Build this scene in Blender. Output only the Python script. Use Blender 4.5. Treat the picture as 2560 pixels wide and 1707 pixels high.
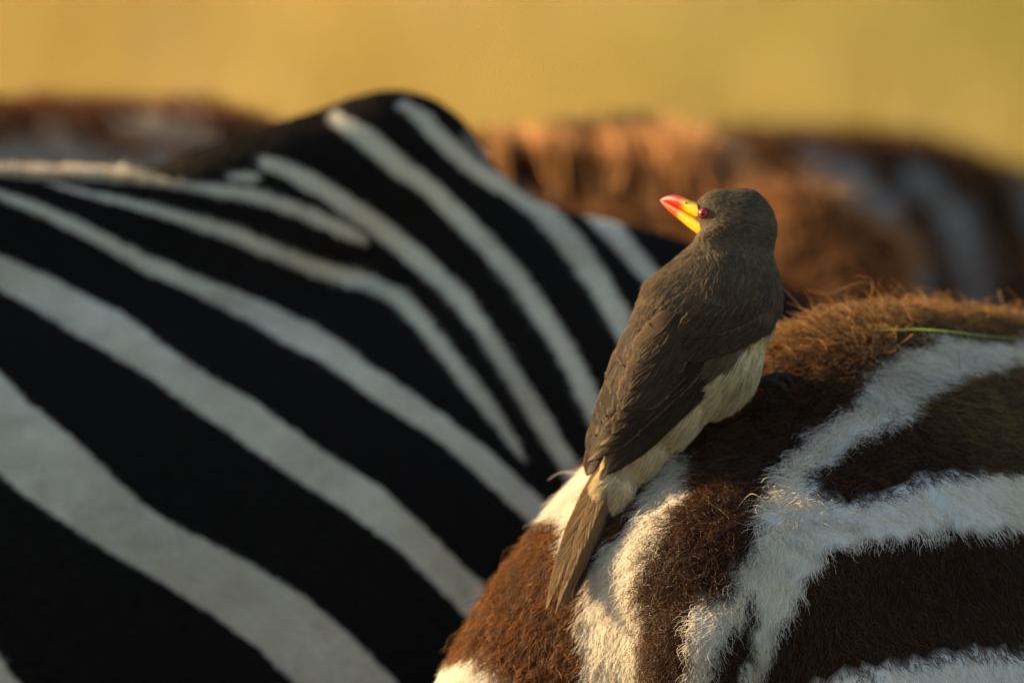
import bpy, math, random
import numpy as np
from mathutils import Vector
from mathutils.bvhtree import BVHTree

for o in list(bpy.data.objects):
    bpy.data.objects.remove(o)
sc = bpy.context.scene
COL = sc.collection
R = math.radians

# ------------------------------------------------------------------ camera
CAM_D, PITCH, TZ = 7.0, R(4.0), 0.90
cam_d = bpy.data.cameras.new('camera')
cam = bpy.data.objects.new('camera', cam_d)
COL.objects.link(cam)
sc.camera = cam
cam_d.sensor_width = 36.0
cam_d.lens = 600.0
cam_d.clip_start = 0.1
cam_d.clip_end = 2000.0
CAM = np.array([0.0, -CAM_D * math.cos(PITCH), TZ + CAM_D * math.sin(PITCH)])
cam.location = CAM
cam.rotation_euler = (math.pi / 2 - PITCH, 0, 0)
cam_d.dof.use_dof = True
cam_d.dof.focus_distance = 6.985
cam_d.dof.aperture_fstop = 7.3
cam_d.dof.aperture_blades = 9

# ------------------------------------------------------------------ light
SUN_EL, SUN_AZ = R(15.0), R(21.0)          # azimuth: degrees behind the picture plane, from the -x side
SDIR = np.array([-math.cos(SUN_EL) * math.cos(SUN_AZ), math.cos(SUN_EL) * math.sin(SUN_AZ), math.sin(SUN_EL)])
sun_d = bpy.data.lights.new('sun', 'SUN')
sun = bpy.data.objects.new('sun', sun_d)
COL.objects.link(sun)
sun_d.energy = 5.0
sun_d.color = (1.0, 0.73, 0.40)
sun_d.angle = R(0.6)
sun.location = (-4, 1, 4)
sun.rotation_euler = Vector(SDIR).to_track_quat('Z', 'Y').to_euler()
w = bpy.data.worlds.new('World')
sc.world = w
w.use_nodes = True
nt = w.node_tree
sky = nt.nodes.new('ShaderNodeTexSky')
sky.sky_type = 'NISHITA'
sky.sun_disc = False
sky.sun_elevation = SUN_EL
sky.sun_rotation = math.atan2(SDIR[0], SDIR[1])
sky.air_density = 1.0
sky.dust_density = 1.2
sky.ozone_density = 0.6
nt.links.new(sky.outputs[0], nt.nodes['Background'].inputs[0])
nt.nodes['Background'].inputs[1].default_value = 0.082
vs = sc.view_settings
vs.view_transform = 'Standard'
vs.look = 'None'
vs.exposure = 1.75
vs.gamma = 1.0
vs.use_curve_mapping = False
sc.cycles.use_denoising = True
sc.cycles.max_bounces = 10
sc.cycles.diffuse_bounces = 5
sc.cycles.transmission_bounces = 6
sc.cycles.transparent_max_bounces = 8
sc.cycles_curves.shape = 'RIBBONS'
FUR = 1.0                                   # hair count factor

# ------------------------------------------------------------------ pixel <-> world
F_PX = 2560 * 600.0 / 36.0
FWD = np.array([0, math.cos(PITCH), -math.sin(PITCH)])
UPV = np.array([0, math.sin(PITCH), math.cos(PITCH)])


def P(px, py, y):
    """world point on the plane at depth y seen at a photograph pixel"""
    px, py, y = np.broadcast_arrays(np.asarray(px, float), np.asarray(py, float), np.asarray(y, float))
    d = FWD + ((px - 1280) / F_PX)[..., None] * np.array([1., 0, 0]) + ((853.5 - py) / F_PX)[..., None] * UPV
    t = (y - CAM[1]) / d[..., 1]
    return CAM + d * t[..., None]


def PX(W):
    W = np.asarray(W, float)
    d = W - CAM
    z = d @ FWD
    return np.stack([1280 + F_PX * d[..., 0] / z, 853.5 - F_PX * (d @ UPV) / z], -1)


# ------------------------------------------------------------------ numpy helpers
def hash01(i, seed):
    i = (i.astype(np.int64) * 374761393 + seed * 668265263) & 0x7fffffff
    i = ((i ^ (i >> 13)) * 1274126177) & 0x7fffffff
    i = (i ^ (i >> 16)) & 0xffff
    return i / 65535.0


def hcell(c, seed):
    c = c.astype(np.int64)
    return hash01(c[..., 0] * 73856093 ^ c[..., 1] * 19349663 ^ c[..., 2] * 83492791, seed)


def vnoise(p, scale, seed=0):
    """smooth value noise, -1..1"""
    q = np.asarray(p, float) / scale + 1000.0
    c = np.floor(q)
    f = q - c
    f = f * f * (3 - 2 * f)
    out = 0
    for dx in (0, 1):
        for dy in (0, 1):
            for dz in (0, 1):
                wgt = (f[..., 0] if dx else 1 - f[..., 0]) * (f[..., 1] if dy else 1 - f[..., 1]) * (f[..., 2] if dz else 1 - f[..., 2])
                out = out + wgt * hcell(c + np.array([dx, dy, dz]), seed)
    return out * 2 - 1


def vnoise3(p, scale, seed):
    return np.stack([vnoise(p, scale, seed + k * 17) for k in range(3)], -1)


def nrm(v):
    return v / np.maximum(np.linalg.norm(v, axis=-1, keepdims=True), 1e-9)


def inpoly(pts, poly):
    x, y = pts[:, 0], pts[:, 1]
    ins = np.zeros(len(pts), bool)
    n = len(poly)
    for i in range(n):
        x0, y0 = poly[i]
        x1, y1 = poly[(i + 1) % n]
        if y0 == y1:
            continue
        ins ^= ((y0 > y) != (y1 > y)) & (x < (x1 - x0) * (y - y0) / (y1 - y0) + x0)
    return ins


def stroke(pts, line):
    """signed px distance to a polyline with widths [(x, y, full width)...]; negative = inside"""
    best = np.full(len(pts), 1e9)
    for (x0, y0, w0), (x1, y1, w1) in zip(line[:-1], line[1:]):
        a = np.array([x0, y0]); b = np.array([x1, y1]) - a
        q = pts - a
        t = np.clip(q @ b / (b @ b), 0, 1)
        d = np.hypot(q[:, 0] - t * b[0], q[:, 1] - t * b[1]) - 0.5 * (w0 + (w1 - w0) * t)
        best = np.minimum(best, d)
    return best


# ------------------------------------------------------------------ implicit bodies
def smin(a, b, k):
    h = np.maximum(k - np.abs(a - b), 0) / k
    return np.minimum(a, b) - h * h * k * 0.25


class Body:
    """smooth union of round cones and ellipsoids, meshed by surface nets"""

    def __init__(self):
        self.pr = []

    def cone(self, p0, r0, p1, r1, k=0.03, sq=1.0):
        self.pr.append(('c', np.array(p0, float), r0, np.array(p1, float), r1, k, sq))

    def chain(self, pts, k=0.03, sq=1.0):
        for (a, ra), (b, rb) in zip(pts[:-1], pts[1:]):
            self.cone(a, ra, b, rb, k, sq)

    def ell(self, c, r, k=0.03):
        self.pr.append(('e', np.array(c, float), np.array(r, float), None, None, k, 1.0))

    def mesh(self, vox):
        lo = np.full(3, 1e9); hi = -lo
        for t, a, ra, b, rb, k, sq in self.pr:
            for q, rr in ((a, ra),) + (((b, rb),) if t == 'c' else ()):
                lo = np.minimum(lo, q - rr * max(1, sq)); hi = np.maximum(hi, q + rr * max(1, sq))
        lo = lo - 3 * vox; hi = hi + 3 * vox
        n = np.ceil((hi - lo) / vox).astype(int) + 1
        f = np.full(n, 0.5, np.float32)
        ax = [(lo[i] + vox * np.arange(n[i])).astype(np.float32) for i in range(3)]
        for t, a, ra, b, rb, k, sq in self.pr:
            if t == 'c':
                m = max(ra, rb) * max(1, sq) + k + 4 * vox
                l, h = np.minimum(a, b) - m, np.maximum(a, b) + m
            else:
                m = ra.max() * 0 + k + 4 * vox
                l, h = a - ra - m, a + ra + m
            i0 = np.clip(np.floor((l - lo) / vox).astype(int), 0, n - 1)
            i1 = np.clip(np.ceil((h - lo) / vox).astype(int) + 1, 1, n)
            X = ax[0][i0[0]:i1[0], None, None]; Y = ax[1][None, i0[1]:i1[1], None]; Z = ax[2][None, None, i0[2]:i1[2]]
            if t == 'c':
                d = b - a
                d2 = d * np.array([1, 1 / sq, 1]); qy = (Y - a[1]) / sq
                tt = np.clip(((X - a[0]) * d2[0] + qy * d2[1] + (Z - a[2]) * d2[2]) / max(d2 @ d2, 1e-9), 0, 1)
                dist = np.sqrt((X - a[0] - tt * d2[0]) ** 2 + (qy - tt * d2[1]) ** 2 + (Z - a[2] - tt * d2[2]) ** 2) - (ra + (rb - ra) * tt)
            else:
                qx, qy, qz = (X - a[0]) / ra[0], (Y - a[1]) / ra[1], (Z - a[2]) / ra[2]
                k0 = np.sqrt(qx * qx + qy * qy + qz * qz) + 1e-6
                k1 = np.sqrt((qx / ra[0]) ** 2 + (qy / ra[1]) ** 2 + (qz / ra[2]) ** 2) + 1e-6
                dist = k0 * (k0 - 1) / k1
            s = (slice(i0[0], i1[0]), slice(i0[1], i1[1]), slice(i0[2], i1[2]))
            f[s] = smin(f[s], dist.astype(np.float32), k)
        return surface_nets(f, lo, vox)


def surface_nets(f, lo, vox):
    s = f < 0
    nx, ny, nz = f.shape
    cs = [(i, j, k) for i in (0, 1) for j in (0, 1) for k in (0, 1)]
    cnt = sum(s[i:nx - 1 + i, j:ny - 1 + j, k:nz - 1 + k].astype(np.int8) for i, j, k in cs)
    act = (cnt > 0) & (cnt < 8)
    idx = np.full(act.shape, -1, np.int64)
    ci = np.argwhere(act)
    idx[act] = np.arange(len(ci))
    acc = np.zeros((len(ci), 3)); num = np.zeros(len(ci))
    for c in cs:
        for a in range(3):
            if c[a]:
                continue
            e = list(c); e[a] = 1
            f0 = f[ci[:, 0] + c[0], ci[:, 1] + c[1], ci[:, 2] + c[2]]
            f1 = f[ci[:, 0] + e[0], ci[:, 1] + e[1], ci[:, 2] + e[2]]
            m = (f0 < 0) != (f1 < 0)
            t = np.where(m, f0 / np.where(m, f0 - f1, 1), 0)
            pt = np.tile(np.array(c, float), (len(ci), 1)); pt[:, a] += t
            acc[m] += pt[m]; num += m
    V = lo + vox * (ci + acc / num[:, None])
    Q = []
    for a in range(3):
        b, c = (a + 1) % 3, (a + 2) % 3
        sl0 = [slice(None)] * 3; sl1 = [slice(None)] * 3
        sl0[a] = slice(0, -1); sl1[a] = slice(1, None)
        ch = s[tuple(sl0)] != s[tuple(sl1)]
        e = np.argwhere(ch)
        e = e[(e[:, b] > 0) & (e[:, c] > 0)]
        ob = np.zeros(3, int); ob[b] = 1
        oc = np.zeros(3, int); oc[c] = 1
        g = lambda q: idx[q[:, 0], q[:, 1], q[:, 2]]
        quad = np.stack([g(e - ob - oc), g(e - oc), g(e), g(e - ob)], 1)
        flip = ~s[e[:, 0], e[:, 1], e[:, 2]]
        quad[flip] = quad[flip][:, ::-1]
        Q.append(quad)
    return V, np.concatenate(Q)


def refine(V, Q, sel, m=3):
    """split the selected quads m x m (finer coat pattern where the animal shows)"""
    q_ = V[Q[sel]]
    g = np.linspace(0, 1, m + 1)
    a, b = np.meshgrid(g, g, indexing='ij')
    a = a.ravel()[None, :, None]; b = b.ravel()[None, :, None]
    pts = q_[:, None, 0] * (1 - a) * (1 - b) + q_[:, None, 1] * a * (1 - b) + q_[:, None, 2] * a * b + q_[:, None, 3] * (1 - a) * b
    n = len(pts)
    i = (np.arange(m)[:, None] * (m + 1) + np.arange(m)[None]).ravel()
    sub = np.stack([i, i + m + 1, i + m + 2, i + 1], 1)
    F2 = (np.arange(n)[:, None, None] * (m + 1) ** 2 + sub[None]).reshape(-1, 4) + len(V)
    allV = np.concatenate([V, pts.reshape(-1, 3)]); allF = np.concatenate([Q[~sel], F2])
    _, first, inv = np.unique(np.round(allV * 2e5).astype(np.int64), axis=0, return_index=True, return_inverse=True)
    return allV[first], inv.reshape(-1)[allF]


def vnormals(V, Q):
    n = np.zeros_like(V)
    fn = np.cross(V[Q[:, 2]] - V[Q[:, 0]], V[Q[:, 3]] - V[Q[:, 1]])
    for k in range(4):
        np.add.at(n, Q[:, k], fn)
    return nrm(n)


# ------------------------------------------------------------------ objects
def tag(o, label=None, cat=None, group=None, kind=None):
    if label: o['label'] = label
    if cat: o['category'] = cat
    if group: o['group'] = group
    if kind: o['kind'] = kind
    return o


def empty(name, loc, parent=None):
    o = bpy.data.objects.new(name, None)
    o.empty_display_size = 0.05
    COL.objects.link(o)
    o.location = loc
    if parent: o.parent = parent
    return o


def base_of(parent):
    b = np.zeros(3)
    while parent is not None:
        b = b + np.array(parent.location)
        parent = parent.parent
    return b


def mesh_obj(name, V, Fc, mat, parent=None, col=None, uv=None, smooth=True, loc=None):
    me = bpy.data.meshes.new(name)
    V = np.asarray(V, float) - base_of(parent)
    if loc is not None:
        V = V - np.array(loc)
    if isinstance(Fc, np.ndarray):
        me.vertices.add(len(V)); me.vertices.foreach_set('co', V.astype(np.float32).ravel())
        k = Fc.shape[1]
        me.loops.add(Fc.size); me.loops.foreach_set('vertex_index', Fc.astype(np.int32).ravel())
        me.polygons.add(len(Fc)); me.polygons.foreach_set('loop_start', np.arange(0, Fc.size, k, dtype=np.int32))
        me.update(calc_edges=True)
    else:
        me.from_pydata([tuple(v) for v in V], [], Fc)
    if smooth:
        me.polygons.foreach_set('use_smooth', np.ones(len(me.polygons), bool))
    if col is not None:
        a = me.attributes.new('tint', 'FLOAT_COLOR', 'POINT')
        c4 = np.ones((len(V), 4), np.float32); c4[:, :3] = col
        a.data.foreach_set('color', c4.ravel())
    if uv is not None:
        li = np.empty(len(me.loops), np.int32); me.loops.foreach_get('vertex_index', li)
        u = me.uv_layers.new(name='UVMap')
        u.data.foreach_set('uv', np.asarray(uv, np.float32)[li].ravel())
    me.validate()
    if mat: me.materials.append(mat)
    o = bpy.data.objects.new(name, me)
    COL.objects.link(o)
    if loc is not None: o.location = loc
    if parent: o.parent = parent
    return o


def curves_obj(name, pts, rad, col, mat, parent):
    """pts (n, k, 3) world; rad (k,) or (n, k); col (n, 3)"""
    n, k = pts.shape[:2]
    hc = bpy.data.hair_curves.new(name)
    hc.add_curves([k] * n)
    pts = pts - base_of(parent)
    hc.attributes['position'].data.foreach_set('vector', pts.astype(np.float32).ravel()) if 'position' in hc.attributes else hc.points.foreach_set('position', pts.astype(np.float32).ravel())
    ra = hc.attributes.get('radius') or hc.attributes.new('radius', 'FLOAT', 'POINT')
    ra.data.foreach_set('value', np.broadcast_to(np.asarray(rad, np.float32), (n, k)).astype(np.float32).ravel())
    a = hc.attributes.new('tint', 'FLOAT_COLOR', 'CURVE')
    c4 = np.ones((n, 4), np.float32); c4[:, :3] = col
    a.data.foreach_set('color', c4.ravel())
    hc.materials.append(mat)
    o = bpy.data.objects.new(name, hc)
    COL.objects.link(o)
    o.parent = parent
    return o


def sample(V, Q, N, n, wf, rng):
    """area-weighted points on a quad mesh; wf = weight per face"""
    T = np.concatenate([Q[:, [0, 1, 2]], Q[:, [0, 2, 3]]])
    ar = 0.5 * np.linalg.norm(np.cross(V[T[:, 1]] - V[T[:, 0]], V[T[:, 2]] - V[T[:, 0]]), axis=1) * np.concatenate([wf, wf])
    cum = np.cumsum(ar); cum /= cum[-1]
    t = T[np.searchsorted(cum, rng.random(n))]
    r1 = np.sqrt(rng.random(n)); r2 = rng.random(n)
    b = np.stack([1 - r1, r1 * (1 - r2), r1 * r2], 1)[:, :, None]
    return (V[t] * b).sum(1), nrm((N[t] * b).sum(1))


def grow(root, N, D, L, lift, bend, curl, rng, k=5, frizz=None):
    """hair polylines: leave along the normal by `lift`, bend over to D, curl sideways"""
    n = len(root)
    D = nrm(D - N * (D * N).sum(1, keepdims=True))
    t = np.linspace(0, 1, k)
    d0 = nrm(N * np.asarray(lift).reshape(-1, 1) + D)
    S = np.cross(N, D)
    L = np.asarray(L).reshape(-1, 1)
    bend = np.asarray(bend).reshape(-1, 1); curl = np.asarray(curl).reshape(-1, 1)
    ph = rng.random((n, 1)) * 6.28; fr = 3 + 3 * rng.random((n, 1))
    am = curl * (0.5 + rng.random((n, 1)))
    out = np.empty((n, k, 3))
    for i, ti in enumerate(t):
        p = root + d0 * L * ti + (D * 0.5 - N * 0.5) * bend * L * ti * ti
        p = p + S * am * L * ti * np.sin(ph + fr * ti) + N * 0.6 * am * L * ti * np.cos(ph * 1.7 + fr * ti)
        out[:, i] = p
    return out


# ------------------------------------------------------------------ materials
def new_mat(name):
    m = bpy.data.materials.new(name)
    m.use_nodes = True
    m.node_tree.nodes.clear()
    return m, m.node_tree.nodes, m.node_tree.links


def hair_mat(name, trans=0.4, gloss=0.05, rough=0.35, tgain=1.0):
    m, N, L = new_mat(name)
    at = N.new('ShaderNodeAttribute'); at.attribute_name = 'tint'
    di = N.new('ShaderNodeBsdfDiffuse'); tr = N.new('ShaderNodeBsdfTranslucent')
    gl = N.new('ShaderNodeBsdfGlossy'); gl.inputs['Roughness'].default_value = rough
    gl.inputs['Color'].default_value = (1, 0.95, 0.9, 1)
    m1 = N.new('ShaderNodeMixShader'); m1.inputs[0].default_value = trans
    m2 = N.new('ShaderNodeMixShader'); m2.inputs[0].default_value = gloss
    out = N.new('ShaderNodeOutputMaterial')
    L.new(at.outputs['Color'], di.inputs['Color'])
    gm = N.new('ShaderNodeVectorMath'); gm.operation = 'SCALE'; gm.inputs['Scale'].default_value = tgain
    L.new(at.outputs['Color'], gm.inputs[0])
    L.new(gm.outputs[0], tr.inputs['Color'])
    L.new(di.outputs[0], m1.inputs[1]); L.new(tr.outputs[0], m1.inputs[2])
    L.new(m1.outputs[0], m2.inputs[1]); L.new(gl.outputs[0], m2.inputs[2])
    L.new(m2.outputs[0], out.inputs['Surface'])
    return m


def skin_mat(name, rough=0.9, spec=0.03):
    m, N, L = new_mat(name)
    at = N.new('ShaderNodeAttribute'); at.attribute_name = 'tint'
    no = N.new('ShaderNodeTexNoise'); no.inputs['Scale'].default_value = 260
    no.inputs['Detail'].default_value = 4
    mx = N.new('ShaderNodeMixRGB'); mx.blend_type = 'MULTIPLY'; mx.inputs[0].default_value = 0.35
    b = N.new('ShaderNodeBsdfPrincipled'); b.inputs['Roughness'].default_value = rough
    b.inputs['Specular IOR Level'].default_value = spec
    bu = N.new('ShaderNodeBump'); bu.inputs['Strength'].default_value = 0.3; bu.inputs['Distance'].default_value = 0.002
    out = N.new('ShaderNodeOutputMaterial')
    L.new(at.outputs['Color'], mx.inputs[1]); L.new(no.outputs['Fac'], mx.inputs[2])
    L.new(mx.outputs[0], b.inputs['Base Color']); L.new(no.outputs['Fac'], bu.inputs['Height'])
    L.new(bu.outputs[0], b.inputs['Normal']); L.new(b.outputs[0], out.inputs['Surface'])
    return m


def plain_mat(name, col, rough=0.5, spec=0.5, noise=0.0, nscale=300, coat=0.0, subs=0.0):
    m, N, L = new_mat(name)
    b = N.new('ShaderNodeBsdfPrincipled'); b.inputs['Roughness'].default_value = rough
    b.inputs['Specular IOR Level'].default_value = spec
    b.inputs['Coat Weight'].default_value = coat
    b.inputs['Coat Roughness'].default_value = 0.05
    out = N.new('ShaderNodeOutputMaterial')
    no = N.new('ShaderNodeTexNoise'); no.inputs['Scale'].default_value = nscale; no.inputs['Detail'].default_value = 5
    rp = N.new('ShaderNodeValToRGB')
    rp.color_ramp.elements[0].position = 0.3; rp.color_ramp.elements[1].position = 0.7
    rp.color_ramp.elements[0].color = (*[c * (1 - noise) for c in col], 1)
    rp.color_ramp.elements[1].color = (*[min(1, c * (1 + noise)) for c in col], 1)
    L.new(no.outputs['Fac'], rp.inputs[0]); L.new(rp.outputs[0], b.inputs['Base Color'])
    L.new(b.outputs[0], out.inputs['Surface'])
    return m


M_FUR = hair_mat('foal_fur', 0.42, 0.025, 0.35, 1.0)
M_COAT = hair_mat('sleek_coat', 0.25, 0.010, 0.45, 0.8)
M_MANE = hair_mat('mane_hair', 0.6, 0.012, 0.4, 1.2)
M_PLUME = hair_mat('plumage', 0.3, 0.01, 0.45, 1.0)
M_SKIN = skin_mat('hide')
M_HOOF = plain_mat('hoof', (0.03, 0.027, 0.025), 0.5, 0.4, 0.3, 80)
M_EYE = plain_mat('eye_dark', (0.012, 0.008, 0.006), 0.08, 0.6, 0, 50, 0.8)

# ------------------------------------------------------------------ ground and grass
def ground():
    m, N, L = new_mat('savanna_ground')
    b = N.new('ShaderNodeBsdfPrincipled'); b.inputs['Roughness'].default_value = 0.95
    b.inputs['Specular IOR Level'].default_value = 0.1
    tc = N.new('ShaderNodeTexCoord')
    n1 = N.new('ShaderNodeTexNoise'); n1.inputs['Scale'].default_value = 0.8; n1.inputs['Detail'].default_value = 6
    n2 = N.new('ShaderNodeTexNoise'); n2.inputs['Scale'].default_value = 18; n2.inputs['Detail'].default_value = 6
    r1 = N.new('ShaderNodeValToRGB')
    r1.color_ramp.elements[0].color = (0.13, 0.09, 0.028, 1); r1.color_ramp.elements[0].position = 0.35
    r1.color_ramp.elements[1].color = (0.095, 0.085, 0.024, 1); r1.color_ramp.elements[1].position = 0.65
    r2 = N.new('ShaderNodeValToRGB')
    r2.color_ramp.elements[0].color = (0.6, 0.6, 0.6, 1); r2.color_ramp.elements[1].color = (1.15, 1.15, 1.15, 1)
    mx = N.new('ShaderNodeMixRGB'); mx.blend_type = 'MULTIPLY'; mx.inputs[0].default_value = 1
    bu = N.new('ShaderNodeBump'); bu.inputs['Strength'].default_value = 0.6; bu.inputs['Distance'].default_value = 0.05
    out = N.new('ShaderNodeOutputMaterial')
    for n in (n1, n2): L.new(tc.outputs['Object'], n.inputs['Vector'])
    L.new(n1.outputs['Fac'], r1.inputs[0]); L.new(n2.outputs['Fac'], r2.inputs[0])
    L.new(r1.outputs[0], mx.inputs[1]); L.new(r2.outputs[0], mx.inputs[2])
    L.new(mx.outputs[0], b.inputs['Base Color']); L.new(n2.outputs['Fac'], bu.inputs['Height'])
    L.new(bu.outputs[0], b.inputs['Normal']); L.new(b.outputs[0], out.inputs['Surface'])
    xs = np.concatenate([np.linspace(-600, -20, 12), np.linspace(-15, 15, 25), np.linspace(20, 600, 12)])
    ys = np.concatenate([np.linspace(-60, -10, 6), np.linspace(-8, 60, 50), np.linspace(70, 900, 14)])
    X, Y = np.meshgrid(xs, ys, indexing='ij')
    Z = 0.02 * vnoise(np.stack([X, Y, X * 0], -1), 3.0, 5) * ((np.abs(X) > 3) | (Y > 5))
    V = np.stack([X, Y, Z], -1).reshape(-1, 3)
    nx, ny = X.shape
    i = np.arange(nx - 1)[:, None] * ny + np.arange(ny - 1)[None]
    Q = np.stack([i, i + ny, i + ny + 1, i + 1], -1).reshape(-1, 4)
    tag(mesh_obj('ground', V, Q, m), 'golden dry savanna ground stretching behind the zebras', 'ground', kind='structure')
    # grass: blades in the strip of plain that shows behind the herd, and around the hooves
    rng = np.random.default_rng(4)
    n1_, n2_, n3_ = 60000, 14000, 110000
    bx = np.concatenate([rng.uniform(-2.2, 2.2, n1_), rng.uniform(-2.2, 2.4, n2_), rng.uniform(2.2, 8.5, n3_) * np.where(rng.random(n3_) < .5, -1, 1)])
    by = np.concatenate([11.5 + 16 * rng.random(n1_), rng.uniform(-1.6, 4.5, n2_), 10.5 + 20 * rng.random(n3_)])
    n = len(bx)
    z0 = 0.02 * vnoise(np.stack([bx, by, bx * 0], -1), 3.0, 5) * ((np.abs(bx) > 3) | (by > 5)) - 0.01
    h = np.where(by > 10, rng.uniform(0.16, 0.42, n), rng.uniform(0.05, 0.16, n))
    an = rng.random(n) * 6.283
    wd = rng.uniform(0.003, 0.007, n) * np.where(by > 10, 1.6, 1)
    sx, sy = np.cos(an) * wd, np.sin(an) * wd
    le = rng.normal(0, 0.25, (n, 2)) * h[:, None]
    B = np.stack([bx, by, z0], 1)
    a0 = B + np.stack([sx, sy, sx * 0], 1); a1 = B - np.stack([sx, sy, sx * 0], 1)
    mid = B + np.stack([le[:, 0] * .35, le[:, 1] * .35, h * .6], 1)
    b0 = mid + np.stack([sx, sy, sx * 0], 1) * .7; b1 = mid - np.stack([sx, sy, sx * 0], 1) * .7
    tip = B + np.stack([le[:, 0], le[:, 1], h], 1)
    V = np.stack([a0, a1, b1, b0, tip], 1).reshape(-1, 3)
    k = np.arange(n)[:, None] * 5
    Fc = np.concatenate([k + np.array([[0, 1, 2]]), k + np.array([[0, 2, 3]]), k + np.array([[3, 2, 4]])])
    green = np.clip(0.5 + np.clip(bx - 0.38, -.9, .7) + (by - 17) * 0.05 + 0.45 * vnoise(np.stack([bx, by, bx * 0], -1), 0.7, 8), 0, 1)
    gold = np.array([0.335, 0.235, 0.055]); grn = np.array([0.195, 0.198, 0.033])
    c = gold + (grn - gold) * green[:, None]
    c = c * (0.75 + 0.5 * rng.random((n, 1))) * (1 + .22 * vnoise(np.stack([bx, by, bx * 0], -1), 0.45, 9))[:, None]
    o = mesh_obj('grass', V, Fc, hair_mat('grass_blades', 0.5, 0.03, 0.4, 1.0), col=np.repeat(c, 5, 0), smooth=False)
    tag(o, 'blurred golden dry grass of the open plain', 'grass', kind='stuff')


ground()

# ------------------------------------------------------------------ zebras
WHITE = np.array([0.62, 0.59, 0.52])
BLACK = np.array([0.0085, 0.0066, 0.0052])
BROWN = np.array([0.055, 0.0235, 0.0085])


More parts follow.
